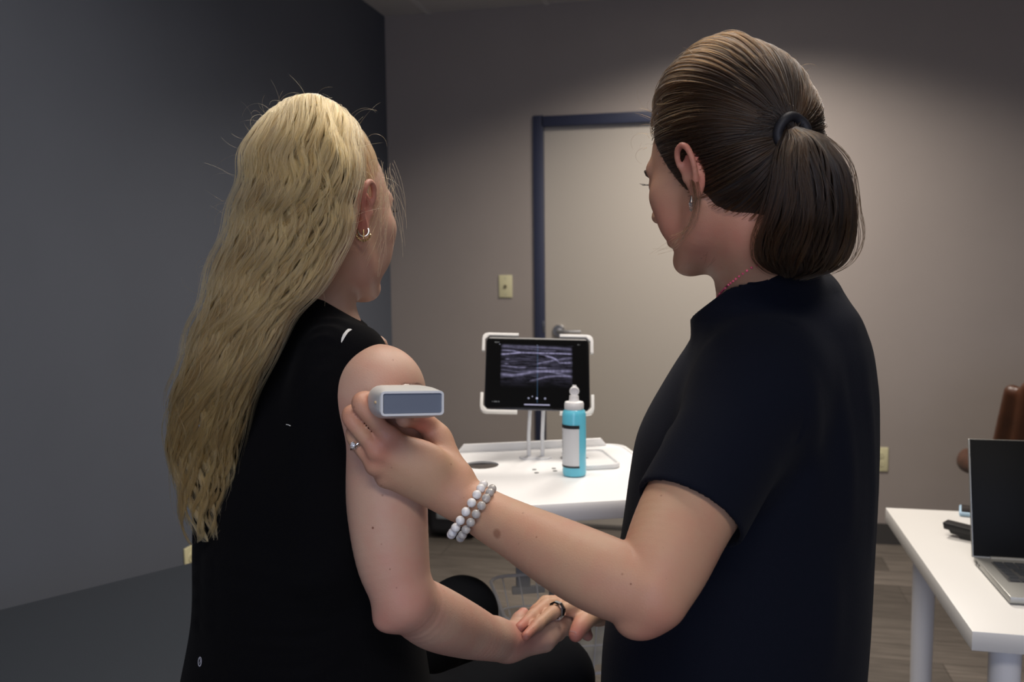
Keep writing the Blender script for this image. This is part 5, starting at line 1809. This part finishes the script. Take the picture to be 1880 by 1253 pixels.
g4 = [kp, P(1010, 1106, 1.21), P(996, 1118, 1.195), P(986, 1134, 1.185)]
for g_, r0, r1_ in ((g1, .0092, .0062), (g2, .0094, .0064), (g3, .0095, .0070), (g4, .0085, .0068)):
    finger(S, g_, r0, r1_)
g5 = [P(1090, 1128, 1.19), P(1078, 1137, 1.165), P(1066, 1150, 1.145), P(1057, 1166, 1.135)]
S.chain(g5, [.0145, .0130, .0122, .0098], k=0.01)
me = S.mesh('body', 0.0022)
flush_attr(me, [(L2(-0.085, -0.02, 0.01), 0.02, 1.0), (L2(-0.083, -0.02, -0.03), 0.014, 0.7), (L2(0.085, -0.02, 0.01), 0.02, 1.0),
                (mi, 0.014, .55), (mm, 0.014, .65), (mr_, .012, .4), (fi[2], .012, .35), (fm[2], .012, .4), (P(770, 775, .93), .018, .6), (P(1185, 1145, .78), .04, .35),
                (L2(-0.04, 0.05, -0.05), 0.03, 0.5), (L2(-0.05, 0, -0.08), 0.04, 0.4)] + [(g_[-1], .016, .75) for g_ in (g1, g2, g3, g5)])
moles2 = surf_moles(me, [(910, 981, .0058, .55), (903, 990, .0010, .6), (984, 986, .0016, .8), (951, 999, .0014, .6), (960, 1011, .0013, .55), (990, 1005, .0013, .6), (939, 966, .0008, .4), (967, 1026, .0008, .4),
                         (968, 1057, .0009, .5), (1040, 1001, .0009, .5), (1065, 1078, .0009, .5), (1071, 1051, .0008, .4), (1158, 1073, .0011, .7), (1160, 1024, .0009, .5), (1218, 1006, .0010, .7), (1207, 1011, .0008, .4), (1178, 1118, .0009, .5), (1224, 1063, .0009, .5), (1052, 1030, .0008, .35)])
body2 = link_mesh('body', me, None, w2)
org = world_loc(body2)
me.materials.append(skin_mat('skin_warm', SKIN2, FLUSH2, [(tuple(Vector([float(c) for c in p]) - org), r, s) for p, r, s in moles2]))
face_parts(L2, Rh2, HS2, w2, mat('brown_brow', (0.05, 0.03, 0.02), 0.7))
nail('fingernail', g5[-1], g5[-2], cdir(-0.65, -0.75, -0.05), .0100, m_nail, w2)
for g_ in (g1, g2, g3):
    nail('fingernail', g_[-1], g_[-2], cdir(-.5, .8, .3), .0062, m_nail, w2)

# navy t-shirt
S = SDF()
S.loft(shirt_rows, (Lf2, F2), k=0.0, cap=0.03, power=2.15)
S.cap(P(1440, 575, 1.09), sh2, 0.050, 0.062, k=0.05)
S.cap(P(1440, 580, 1.10), shr2, 0.050, 0.060, k=0.05)
S.cap(P(1352, 580, 1.04), P(1470, 560, 1.14), 0.052, 0.052, k=0.03)
hem = P(1262, 945, 0.866)
sl_in = P(1385, 715, 0.955)
sl_dir = (hem - sl_in).normalized()
hem_end = hem + sl_dir * 0.05
S.chain([P(1400, 690, 0.975), P(1345, 800, 0.915), hem_end], [0.064, 0.060, 0.0570], k=0.035)
# cut the sleeve open at the hem
S.half(hem, sl_dir, near=(hem_end, 0.105), k=0.003)
S.cap(P(1330, 830, 0.905), hem_end + sl_dir * 0.05, 0.052, 0.0535, k=0.003, kind='s')
# far sleeve
S.chain([shr2, shr2.lerp(elr2, .35), shr2.lerp(elr2, .7)], [0.066, 0.064, 0.066], k=0.03)
# neck opening with a raised rib
nb = P(1402, 545, 1.066); ntop = P(1376, 470, 1.030)
S.cap(P(1402, 620, 1.08), nb + (ntop - nb) * 0.80, 0.080, 0.0730, k=0.02)
S.half(P(1372, 509, 0.99), cdir(-.51, .25, .82), near=(P(1372, 470, 1.07), 0.115))
S.cap(P(1408, 580, 1.075), ntop + (ntop - nb), 0.0630, 0.062, k=0.003, kind='s')
# folds
S.ridge([P(1285, 722, .96), P(1330, 712, .95), P(1390, 735, .92), P(1440, 786, .93)], .0018, .004)
for pts_, amp, sg in (([(1530, 510, 1.16), (1562, 600, 1.10), (1590, 720, 1.06), (1600, 860, 1.06)], .005, .009),
                      ([(1505, 520, 1.10), (1545, 610, 1.03), (1578, 740, 1.0), (1588, 900, 1.0), (1585, 1050, 1.0)], .005, .010),
                      ([(1500, 640, .98), (1530, 720, .96), (1555, 860, .95), (1550, 1000, .95)], .004, .010),
                      ([(1440, 640, .93), (1490, 740, .90), (1500, 860, .92), (1470, 960, .93)], .004, .012),
                      ([(1205, 735, 1.0), (1175, 860, .98), (1160, 1000, 1.0), (1140, 1150, 1.02)], .006, .010),
                      ([(1235, 700, .98), (1212, 790, .93), (1190, 880, .93)], .005, .008),
                      ([(1400, 1000, .93), (1380, 1100, .93), (1400, 1230, .93)], .005, .014),
                      ([(1500, 1000, .93), (1520, 1100, .93), (1510, 1240, .93)], .005, .014),
                      ([(1290, 1060, .94), (1260, 1150, .93), (1240, 1240, .93)], .005, .012),
                      ([(1440, 800, .93), (1420, 880, .92), (1380, 960, .90)], .005, .008),
                      ([(1260, 640, .98), (1300, 620, .96), (1380, 610, .95)], .003, .012)):
    S.ridge([P(*q) for q in pts_], amp, sg)
shirt2 = link_mesh('navy_tshirt', S.mesh('navy_tshirt', 0.0029), m_navyshirt, w2)
# stitched hem line
# trousers and shoes
S = SDF()
hipz = [(0.74, 0, 0, .165, .125), (0.84, 0, 0, .172, .130), (0.90, 0, 0, .165, .125)]
S.loft(rows_to(hipz, T2), (Lf2, F2), k=0, cap=0.03)
for q in (-1, 1):
    S.chain([T2(q * 0.085, 0, 0.78), T2(q * 0.10, 0.01, 0.45), T2(q * 0.11, -0.02, 0.09)], [0.090, 0.062, 0.048], k=0.03)
link_mesh('trousers', S.mesh('trousers', 0.008), mat('dark_trousers', (0.012, 0.013, 0.018), 0.8), w2)
for q in (-1, 1):
    S = SDF()
    S.chain([T2(q * 0.11, -0.05, 0.045), T2(q * 0.11, 0.05, 0.042), T2(q * 0.115, 0.15, 0.035)], [0.042, 0.040, 0.032], k=0.0)
    S.cap(T2(q * 0.11, -0.02, 0.05), T2(q * 0.11, -0.02, 0.10), 0.04, 0.038, k=0.02)
    S.half((0, 0, 0.002), (0, 0, -1))
    link_mesh('shoe', S.mesh('shoe', 0.007), m_sock, w2)

# hair
m_br = hair_mat('brown_hair', (0.0018, 0.0011, 0.0008), (0.036, 0.0168, 0.0056))
m_brc = mat('brown_hair_mass', (0.020, 0.012, 0.008), rough=0.55, noise=0.4, nscale=60)
r2 = np.random.default_rng(33)


S = SDF()
Rn2 = np.array(Rh2)
c02 = (0, -0.014, 0.016); ra2 = (0.083, 0.104, 0.125)
S.ell(L2(*c02), tuple(q * HS2 * 0.97 for q in ra2), Rn2, k=0)
S.half(L2(0, 0.058, 0.050), Rh2 @ Vector((0, 1, -0.55)), k=0.004)
S.half(L2(0, -0.012, -0.054), Rh2 @ Vector((0, 0.85, -1.0)), k=0.004)
S.half(L2(0, 0, -0.104), Rh2 @ Vector((0, 0, -1.0)), k=0.01)
cap2 = link_mesh('hair_cap', S.mesh('hair_cap', 0.004), m_brc, w2)
for dt in np.arange(0.86, 0.99, 0.002):        # where the gathered hair leaves the head
    tieW = P(1455, 246, float(dt))
    tl2 = Rh2.transposed() @ (tieW - o2) / HS2
    if np.linalg.norm((np.array(tl2) - np.array(c02)) / np.array(ra2)) < 1.07: break
dt = float(dt)
pts, rr_, V, lt = skull_cap_strands(L2, Rh2, HS2, tuple(tl2), 5200, r2, lift=0.004, rad=0.00030, m=30, ra=ra2, c0=c02, zmin=-0.108, off=0.058)
hair_curves('hair_cap_strands', pts, rr_, np.clip(lt ** 2 * 0.5 - 0.10 + r2.normal(0, 0.10, len(pts)) + 0.22 * np.exp(-((V[:, 2] - 0.45) / 0.35) ** 2), 0, 0.9), m_br, cap2)
left2 = [(1447, 238), (1438, 262), (1428, 300), (1416, 350), (1404, 400), (1391, 440), (1390, 475), (1412, 498), (1436, 508)]
right2 = [(1462, 232), (1510, 250), (1545, 290), (1562, 340), (1571, 395), (1570, 440), (1552, 480), (1520, 502), (1470, 515)]
depth2 = [dt, dt - 0.004, dt - 0.006, dt, dt + 0.010, dt + 0.022, dt + 0.032, dt + 0.040, dt + 0.045]
thick2 = [0.014, 0.026, 0.036, 0.042, 0.045, 0.044, 0.040, 0.032, 0.020]
pony2 = tail_core('ponytail', left2, right2, depth2, thick2, 0.84, 0.97, m_brc, w2)
pts, rr_, tone = tail_strands(left2, right2, depth2, thick2, 4200, 46, r2, clumps=34, wave=0.5, wl=0.5, pull=0.30, split=0.25, ends=(0.84, 1.0), rad=0.00034, frizz=0.10, wave_px=11, layer=(0.80, 1.05), front=0.72)
hair_curves('ponytail_strands', pts, rr_, tone ** 1.5 * 0.8, m_br, pony2)
pts2, r2_, tone2 = tail_strands([(x - 6, y) for x, y in left2], [(x + 8, y + 2) for x, y in right2], depth2, [q * 1.12 for q in thick2], 120, 46, r2, clumps=60, wave=1.0, wl=0.4, pull=0.2, ends=(0.8, 1.0), rad=0.00018, frizz=0.5, wave_px=8, layer=(1.0, 1.1), front=0.6)
hair_curves('loose_strands', pts2, r2_, tone2 * 0.6, m_br, pony2)
roots = []
for k in range(220):
    v = Vector(r2.normal(size=3)); v.normalize()
    if v.z < 0.15: continue
    roots.append((L2(v.x * 0.084, -0.012 + v.y * 0.105, 0.03 + v.z * 0.100), Rh2 @ v))
p3, rr3_ = fly_strands(roots, 90, r2, length=(0.012, 0.04), rad=0.00012)
hair_curves('flyaway_strands', p3, rr3_, np.full(len(p3), 0.6), m_br, cap2)
# loose lock behind the ear, over the jaw and neck
ws = []
t = np.linspace(0, 1, 26)[:, None]
for k in range(34):
    j = r2.normal(0, 1, 2)
    ctrl = [(1274 + j[0] * 4, 330, .925), (1280 + j[0] * 4, 372 + j[1] * 6, .915), (1268 + j[0] * 5, 415, .91), (1242 + j[0] * 6 + j[1] * 4, 448 + j[1] * 6, .905)]
    if k % 6 == 0: ctrl.append((1205 + r2.normal() * 14, 462 + r2.normal() * 8, .90))
    q = catmull(ctrl, np.linspace(0, 1, 26))
    ws.append(Pn(q[:, 0], q[:, 1], q[:, 2]))
for k in range(90):        # fine nape hairs
    x0, y0 = r2.uniform(1300, 1385), r2.uniform(395, 440)
    dx, dy = r2.normal(-12, 16), r2.uniform(18, 60)
    q = catmull([(x0, y0, .975), (x0 + dx * 0.3, y0 + dy * 0.5, .972), (x0 + dx, y0 + dy, .978)], np.linspace(0, 1, 26))
    ws.append(Pn(q[:, 0], q[:, 1], q[:, 2]))
ws = np.array(ws)
hair_curves('neck_wisps', ws, np.full(ws.shape[:2], 0.00013) * (1 - 0.6 * np.linspace(0, 1, 26))[None], r2.random(len(ws)) * .6, m_br, cap2)
# hair tie
w = MB()
axd = (P(1480, 242, dt - 0.02) - P(1440, 250, dt + 0.01)).normalized()
ta = axd.orthogonal().normalized(); tb = axd.cross(ta)
w.tube([tieW + (ta * math.cos(a) + tb * math.sin(a)) * 0.0175 + axd * 0.0015 * math.sin(3 * a) for a in np.linspace(0, 2 * math.pi, 49)[:-1]], 0.0052, closed=True, seg=12)
w.build('hair_tie', mat('black_elastic', (0.01, 0.01, 0.014), 0.6), w2)

# necklace of pink beads round the back of the neck
w = MB()
nc = P(1393, 533, 1.056)
axn = cdir(-.45, .25, .85)
ta = axn.orthogonal().normalized(); tb = axn.cross(ta)
on_surface(body2, 1390, 520)
for k in range(120):
    a = 2 * math.pi * k / 120
    dr = ta * math.cos(a) + tb * math.sin(a)
    o_c = nc + axn * 0.015
    hit = _bvh[body2.name].ray_cast(o_c + dr * 0.14, -dr, 0.14)
    rr0 = (hit[0] - o_c).length if hit[0] is not None else 0.056
    w.ball(o_c + dr * (min(rr0, 0.112) + 0.0010), 0.0016, sub=1)
w.build('bead_necklace', mat('pink_beads', (0.62, 0.10, 0.18), 0.3, noise=0.9, nscale=250), w2)
# drop earring
le = L2(-0.083, -0.008, -0.050)
dle = (Matrix.Rotation(-YAW, 3, 'Z') @ le).y - 0.006
w = MB()
w.tube([P(1270.0, 360, dle), P(1269.0, 372, dle)], [0.0006, 0.0020], seg=10)
for k in range(5):
    yy = 373 + k * 2.8
    w.tube([P(1265.5 + k * .3, yy, dle), P(1270.0, yy + 2.2, dle - .002), P(1273.5 - k * .3, yy - 0.5, dle)], 0.0009, seg=8)
w.ball(P(1269.0, 386, dle), 0.0018, sub=2)
w.build('drop_earring', m_silver, w2)

# bead bracelets on the left wrist
m_howlite = mat('white_stone', (0.74, 0.73, 0.72), 0.3, noise=0.12, nscale=120)
m_moon = mat('clear_grey_stone', (0.60, 0.58, 0.55), 0.15, trans=0.35, noise=0.15, nscale=150)
axw = (P(950, 978, 0.885) - P(840, 920, 0.925)).normalized()
fwd_ = ray(865, 932).normalized()
for (top, bot, rad_b, mm_, lab_) in (((887, 891), (830, 980), .0049, m_howlite, 'white stone bead bracelet'), ((903, 899), (846, 987), .0047, m_moon, 'cloudy grey bead bracelet')):
    ccx, ccy = (top[0] + bot[0]) / 2, (top[1] + bot[1]) / 2
    dc = 0.914 - (ccx - 857) * 0.00042
    cen = P(ccx, ccy, dc)
    va_ = P(*top, dc) - cen
    R_ = va_.length
    va_.normalize()
    vb = (-fwd_ - va_ * (-fwd_).dot(va_)).normalized()
    circ_ = 2 * math.pi * R_ * 0.955
    nb_ = int(circ_ / (rad_b * 2.02))
    first = None
    br_o = MB().tube([cen + va_ * R_ * math.cos(a) + vb * R_ * 1.04 * math.sin(a) for a in np.linspace(0, 2 * math.pi, 49)[:-1]], 0.0006, closed=True, seg=6).build('bead_bracelet', m_silver, w2)
    br_o['label'] = lab_
    for k in range(nb_):
        a = 2 * math.pi * k / nb_
        p = cen + va_ * R_ * math.cos(a) + vb * R_ * 1.04 * math.sin(a)
        if first is None:
            first = MB().ball(p, rad_b, sub=3).build('bead', mm_, br_o, origin=p); base_ = first.location - p
        else:
            b_o = first.copy(); COL.objects.link(b_o); b_o.parent = br_o; b_o.location = p + base_
# diamond ring on the left ring finger
rc = (fr[1] + fr[2] * 2) / 3; ax_ = (fr[2] - fr[1]).normalized()
rc = P(659, 817, .902)
ta = (-fwd_ - ax_ * (-fwd_).dot(ax_)).normalized(); tb = ax_.cross(ta)
ring = MB().tube([rc + (ta * math.cos(a) + tb * math.sin(a)) * 0.0094 for a in np.linspace(0, 2 * math.pi, 41)[:-1]], 0.0011, closed=True, seg=10)
for k in range(7):
    ring.ball(rc + (ta * math.cos((k - 3) * .28 + .3) + tb * math.sin((k - 3) * .28 + .3)) * 0.0103 + ax_ * -0.0022, 0.0013, sub=1)
ring_o = ring.build('diamond_ring', m_silver, w2)
st_c = P(648, 818, .888)
MB().lathe([(0, -0.0034), (0.0036, 0.0), (0.0036, 0.0006), (0.0022, 0.0020), (0, 0.0020)], st_c, axis=tuple((-fwd_ + cdir(-.5, 0)).normalized()), seg=12).build('diamond', m_diamond, ring_o)
# faceted steel ring on the right hand
q0, q1 = g1[0].lerp(g1[1], 0.72), g1[1]
ax_ = (g1[1] - g1[0]).normalized()
rc = P(1022, 1122, 1.138)
ta = (Vector((0, 0, 1)) - ax_ * ax_.z).normalized(); tb = ax_.cross(ta)
w = MB()
w.lathe([(0.0108, -0.0045), (0.0127, -0.0038), (0.0130, 0), (0.0127, 0.0038), (0.0108, 0.0045)], rc, axis=tuple(ax_), seg=9)
w.build('band_ring', mat('polished_steel', (0.68, 0.69, 0.74), 0.12, metal=1.0), w2)

# ------------------------------------------------------------------ ultrasound probe
E = P(757, 741, 0.838)
axp = (P(706, 733, 0.955) - E).normalized()
upz = (Vector((0, 0, 1)) - axp * axp.z).normalized()
wx = axp.cross(upz)
if wx.dot(cdir(1, 0)) < 0: wx = -wx
tilt = Matrix.Rotation(math.radians(3.0), 3, axp)
wx = tilt @ wx; upz = tilt @ upz
probe = thing('ultrasound_probe', E - upz * 0.02, 'light grey handheld ultrasound probe held against the bare upper arm', 'ultrasound probe')
m_pr = mat('probe_shell', (0.62, 0.62, 0.60), 0.35)
bm = bmesh.new()
sec = []
stp = [(0.0, .0635, .0245, .0055), (0.004, .0655, .0265, .008), (0.020, .0670, .0310, .012), (0.045, .0660, .0335, .014), (0.070, .060, .033, .015), (0.090, .052, .032, .014), (0.102, .048, .026, .011), (0.106, .044, .020, .008)]
for (l, w_, h_, r) in stp:
    sec.append([bm.verts.new(E + axp * l + wx * x + upz * (y - 0.0)) for x, y in rrect(w_, h_, r, 6)])
for a, b in zip(sec[:-1], sec[1:]):
    for i in range(len(a)):
        bm.faces.new((a[i], a[(i + 1) % len(a)], b[(i + 1) % len(a)], b[i]))
bm.faces.new(sec[0]); bm.faces.new(sec[-1])
bmesh.ops.recalc_face_normals(bm, faces=list(bm.faces))
mb = MB(); mb.bm.free(); mb.bm = bm; mb.build('shell', m_pr, probe)
def PR(x, y, z=0): return E + wx * x + upz * y - axp * z
mb = MB(); mb.bm.free(); bm = bmesh.new(); mb.bm = bm
o_ = [bm.verts.new(PR(x, y, 0.0022)) for x, y in rrect(.0625, .0235, .0035, 5)]
i_ = [bm.verts.new(PR(x, y, 0.0022)) for x, y in rrect(.0585, .0195, .002, 5)]
i2 = [bm.verts.new(PR(x, y, 0.0002)) for x, y in rrect(.0585, .0195, .002, 5)]
o2_ = [bm.verts.new(PR(x, y, -0.001)) for x, y in rrect(.0630, .0240, .0035, 5)]
n = len(o_)
for A_, B_ in ((o2_, o_), (o_, i_), (i_, i2)):
    for k in range(n): bm.faces.new((A_[k], A_[(k + 1) % n], B_[(k + 1) % n], B_[k]))
bmesh.ops.recalc_face_normals(bm, faces=list(bm.faces))
mb.build('end_frame', mat('probe_frame', (0.66, 0.68, 0.70), 0.3), probe)
MB().prism([PR(x, y, 0.0001) for x, y in rrect(.0584, .0194, .002, 5)], axp * 0.001).build('end_panel', mat('blue_grey_panel', (0.14, 0.165, 0.215), 0.35), probe)
MB().ball(E + axp * 0.012 - wx * 0.0335 + upz * 0.001, 0.0016, sub=2).build('indicator_dot', mat('tan_dot', (0.5, 0.36, 0.2), 0.4), probe)
# clear gel smeared on the arm above the probe
S = SDF()
for (px, py, r) in ((738, 707, .0022), (746, 705, .0030), (756, 706, .0026), (764, 704, .0030), (769, 708, .0022)):
    h = on_surface(body1, px, py + 3, lift=-0.0004)
    if h: S.ell(h[0], (.007, .005, r), None, k=0.004)
if S.ops:
    g_me = S.mesh('gel_smear', 0.0008)
    gl = link_mesh('gel_smear', g_me, mat('clear_gel', (0.95, 0.95, 0.95), 0.02, trans=1.0, ior=1.36), None)
    props(gl, 'clear shiny gel smeared on the bare shoulder above the probe', 'gel')
